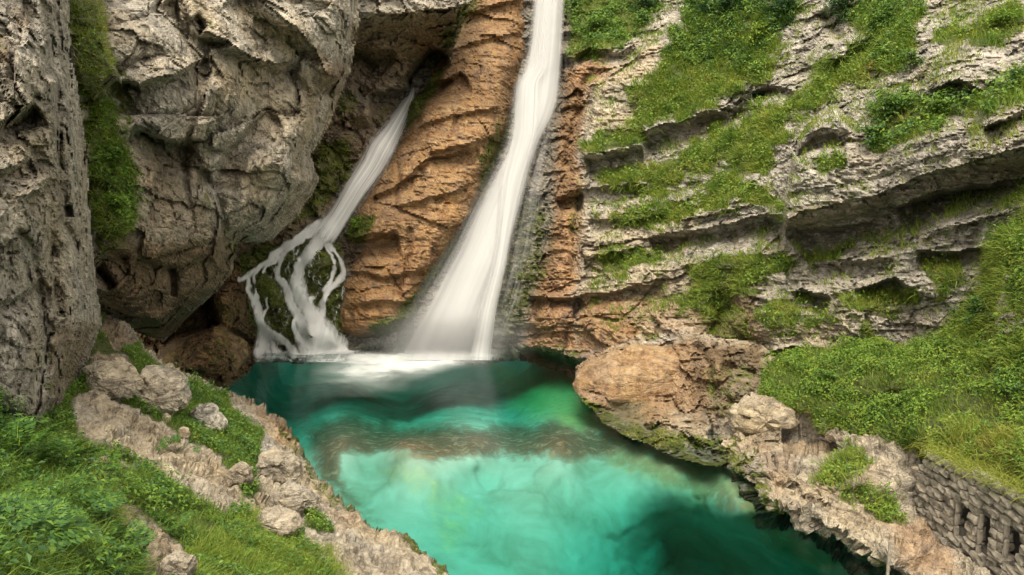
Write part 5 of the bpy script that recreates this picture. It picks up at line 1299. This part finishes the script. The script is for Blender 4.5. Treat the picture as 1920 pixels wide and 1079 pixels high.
# ---- shrubs
def tube(bm, pts, r0, r1, seg=5):
    prev = None; n = len(pts)
    for k, p in enumerate(pts):
        p = Vector(p); d = (Vector(pts[min(k + 1, n - 1)]) - Vector(pts[max(k - 1, 0)])).normalized()
        a = d.orthogonal().normalized(); b = d.cross(a); r = r0 + (r1 - r0) * k / (n - 1)
        ring = [bm.verts.new(p + (a * math.cos(t) + b * math.sin(t)) * r) for t in [2 * math.pi * q / seg for q in range(seg)]]
        if prev:
            for q in range(seg): bm.faces.new((prev[q], prev[(q + 1) % seg], ring[(q + 1) % seg], ring[q]))
        prev = ring
def shrub(px, py, r, sheet, label, tone=.6, n=900, leaf=.11, seed=1, flat=.75, name="shrub"):
    p, nr = sheet.point(px, py)
    root = empty(name, tuple(p)); tag(root, label, "shrub" if name == "shrub" else "plant", "shrubs on the terraced cliff" if name == "shrub" else None)
    g = np.random.default_rng(seed); rr_ = random.Random(seed)
    out = unit(nr * .6 + np.array([0, -.2, .8]))
    bm = bmesh.new(); V = Veg(); tips = []
    for k in range(11):
        d = unit(out + g.normal(size=3) * .55); L_ = r * g.uniform(.7, 1.35)
        pts = [d * L_ * t + np.array([0, 0, -.25 * r * t * t]) + g.normal(size=3) * .03 * r * (t > 0) for t in np.linspace(0, 1, 5)]
        pts[0] = -nr * .15
        tube(bm, [tuple(q) for q in pts], .028 * r + .008, .006)
        tips += [(q, t) for q, t in zip(pts[2:], (.5, .75, 1))]
    bm_obj("stem", bm, M_STEM, root)
    c = np.array([tips[i][0] for i in g.integers(0, len(tips), n)])
    off = unit(g.normal(size=(n, 3))) * (g.random((n, 1)) ** .5) * r * .36 * np.array([1, 1, flat])
    global RNG
    keep = RNG; RNG = g
    cl = g.normal(size=len(tips)) * .12
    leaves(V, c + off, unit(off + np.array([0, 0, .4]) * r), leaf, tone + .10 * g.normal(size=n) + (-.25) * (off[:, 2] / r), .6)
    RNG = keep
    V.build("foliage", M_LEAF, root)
SHR = [(1425, 78, .75, "bright leafy shrub below the dark bushes at the top of the cliff", .30, 700, .13), (1372, 20, 1.2, "dark bush overhanging the cliff top left of the bright leafy shrub", .78, 1400, .13), (1468, 22, 1.1, "dark bush at the cliff top right of the bright leafy shrub", .85, 1200, .13),
       (1422, 185, .75, "dark bluish green shrub on the pale ledge in mid cliff", .98, 900, .10), (1682, 215, .75, "spreading green shrub on the grassy shelf above the long overhang", .62, 900, .11), (1645, 262, .55, "dense green shrub low on the left end of the grassy shelf", .70, 700, .10),
       (1768, 205, .5, "small shrub on the grassy shelf under the pale rock face", .55, 500, .10), (1880, 50, .6, "grassy looking shrub in the top right corner", .42, 800, .10), (1585, 20, 1.0, "dark shrub at the cliff top above the shaded crack", .8, 1100, .12), (1660, 45, .9, "green shrub at the cliff top right of the shaded crack", .62, 900, .12),
       (1205, 25, 1.0, "dark leafy bush beside the top of the large waterfall", .8, 900, .14), (1120, 55, .8, "mossy green bush close to the large waterfall's right edge", .55, 600, .13), (1712, 130, .6, "loose shrub left of the pale pitted rock face", .6, 500, .11), (1905, 165, .55, "shrub at the right edge on the upper grassy shelf", .6, 500, .10)]
for k, (px_, py_, r_, lb, tn, n_, lf) in enumerate(SHR): shrub(px_, py_, r_, right, lb, tn, n_, lf, 100 + k)
shrub(214, 395, .45, mid, "bright leafy plant at the lower end of the green gully", .5, 700, .10, 131, name="leafy_plant")
shrub(205, 300, .40, mid, "leafy plant in the middle of the green gully", .55, 500, .10, 132, name="leafy_plant")
shrub(1850, 590, .5, mead, "dark leafy plant at the foot of the grey outcrop on the terrace", .8, 600, .10, 133, name="leafy_plant")
for k, (x_, y_, r_, lb) in enumerate([(1560, 712, .38, 'low leafy herb near the cliff end of the terrace below the dark slit'), (1690, 760, .42, 'leafy herb in the middle of the grassy terrace'), (1800, 655, .5, 'tall leafy herb below the grey outcrop on the terrace'), (1900, 740, .45, 'leafy herb at the right edge of the terrace above the wall')]):
    shrub(x_, y_, r_, mead, lb, .55 + .06 * (k % 2), 420, .085, 140 + k, .6, name='leafy_plant')
shrub(672, 425, .45, butt, "bright green cushion plant on the ochre buttress beside the small waterfall", .4, 700, .09, 134, .5, name="leafy_plant")

# ---- feathery plants at the lower left
def frond_mesh(seed, L_=.6):
    g = np.random.default_rng(seed); V = Veg()
    t = np.linspace(.12, 1, 15)
    pos = np.stack([t * L_ * .8, 0 * t, L_ * (.55 * t - .42 * t * t)], -1)
    P_, F_, T_ = [], [], []
    for k in range(15):
        w = L_ * .30 * math.sin(math.pi * min(1, .18 + t[k] * .82)) ** .8 + .012
        for sd in (-1, 1):
            for j in range(3):
                q = (j + .6) / 3
                c = pos[k] + np.array([w * q * .35, sd * w * q, -.12 * w * q + g.normal() * .006])
                ax = unit(np.array([.75, sd * .7, -.15 + g.normal() * .15])); up = unit(np.array([g.normal() * .2, g.normal() * .2, 1])); s_ = unit(np.cross(ax, up))
                l = w * .42 + .008
                b = len(P_)
                P_ += [c - ax * l * .4, c + s_ * l * .26, c + ax * l * .7, c - s_ * l * .26]
                F_ += [(b, b + 1, b + 2), (b, b + 2, b + 3)]
                T_ += [g.uniform(.50, .92)] * 4
    b = len(P_)
    for k in range(14):
        a, c = pos[k], pos[k + 1]; b = len(P_)
        P_ += [a + [0, .004, 0], a - [0, .004, 0], c - [0, .003, 0], c + [0, .003, 0]]; F_ += [(b, b + 1, b + 2), (b, b + 2, b + 3)]; T_ += [.4] * 4
    me = mesh_obj("frond", np.array(P_), np.array(F_), M_LEAF, None, {'tone': np.array(T_)}, False)
    m = me.data; bpy.data.objects.remove(me)
    return m
FM = [frond_mesh(200 + k) for k in range(5)]
def feathery(px, py, n, size, label, seed, rise=.35):
    p, nr = bank.point(px, py); root = empty("feathery_plant", tuple(p)); tag(root, label, "plant", "feathery plants on the left bank")
    r = random.Random(seed)
    for k in range(n):
        o = bpy.data.objects.new("frond", r.choice(FM)); COL.objects.link(o); o.parent = root
        a = r.uniform(0, 2 * math.pi); rad = r.random() ** .6 * .35
        o.location = (rad * math.cos(a), rad * math.sin(a), r.uniform(.05, rise))
        o.rotation_euler = (r.uniform(-.4, .4), r.uniform(-.55, .35), a + r.uniform(-.6, .6)); s = size * r.uniform(.7, 1.25); o.scale = (s, s, s)
FE = [(40, 900, 26, .95, "large feathery plant leaning over the shaded hollow at the lower left", .45), (125, 890, 24, .85, "feathery plant at the foot of the near cliff beside the dirt path", .35), (20, 1045, 24, .9, "feathery plant in the bottom left corner", .3), (105, 985, 22, .8, "feathery plant among long grass below the shaded hollow", .3),
      (185, 1060, 20, .7, "feathery plant at the bottom edge left of the path", .25), (-15, 850, 18, .9, "feathery plant cut by the left edge under the near cliff", .4), (300, 980, 12, .45, "small feathery plant right of the dirt path", .15), (330, 850, 14, .5, "small feathery plant below the long pale slab", .15)]
for k, (x, y, n, s, lb, rs) in enumerate(FE): feathery(x, y, n, s, lb, 300 + k, rs)
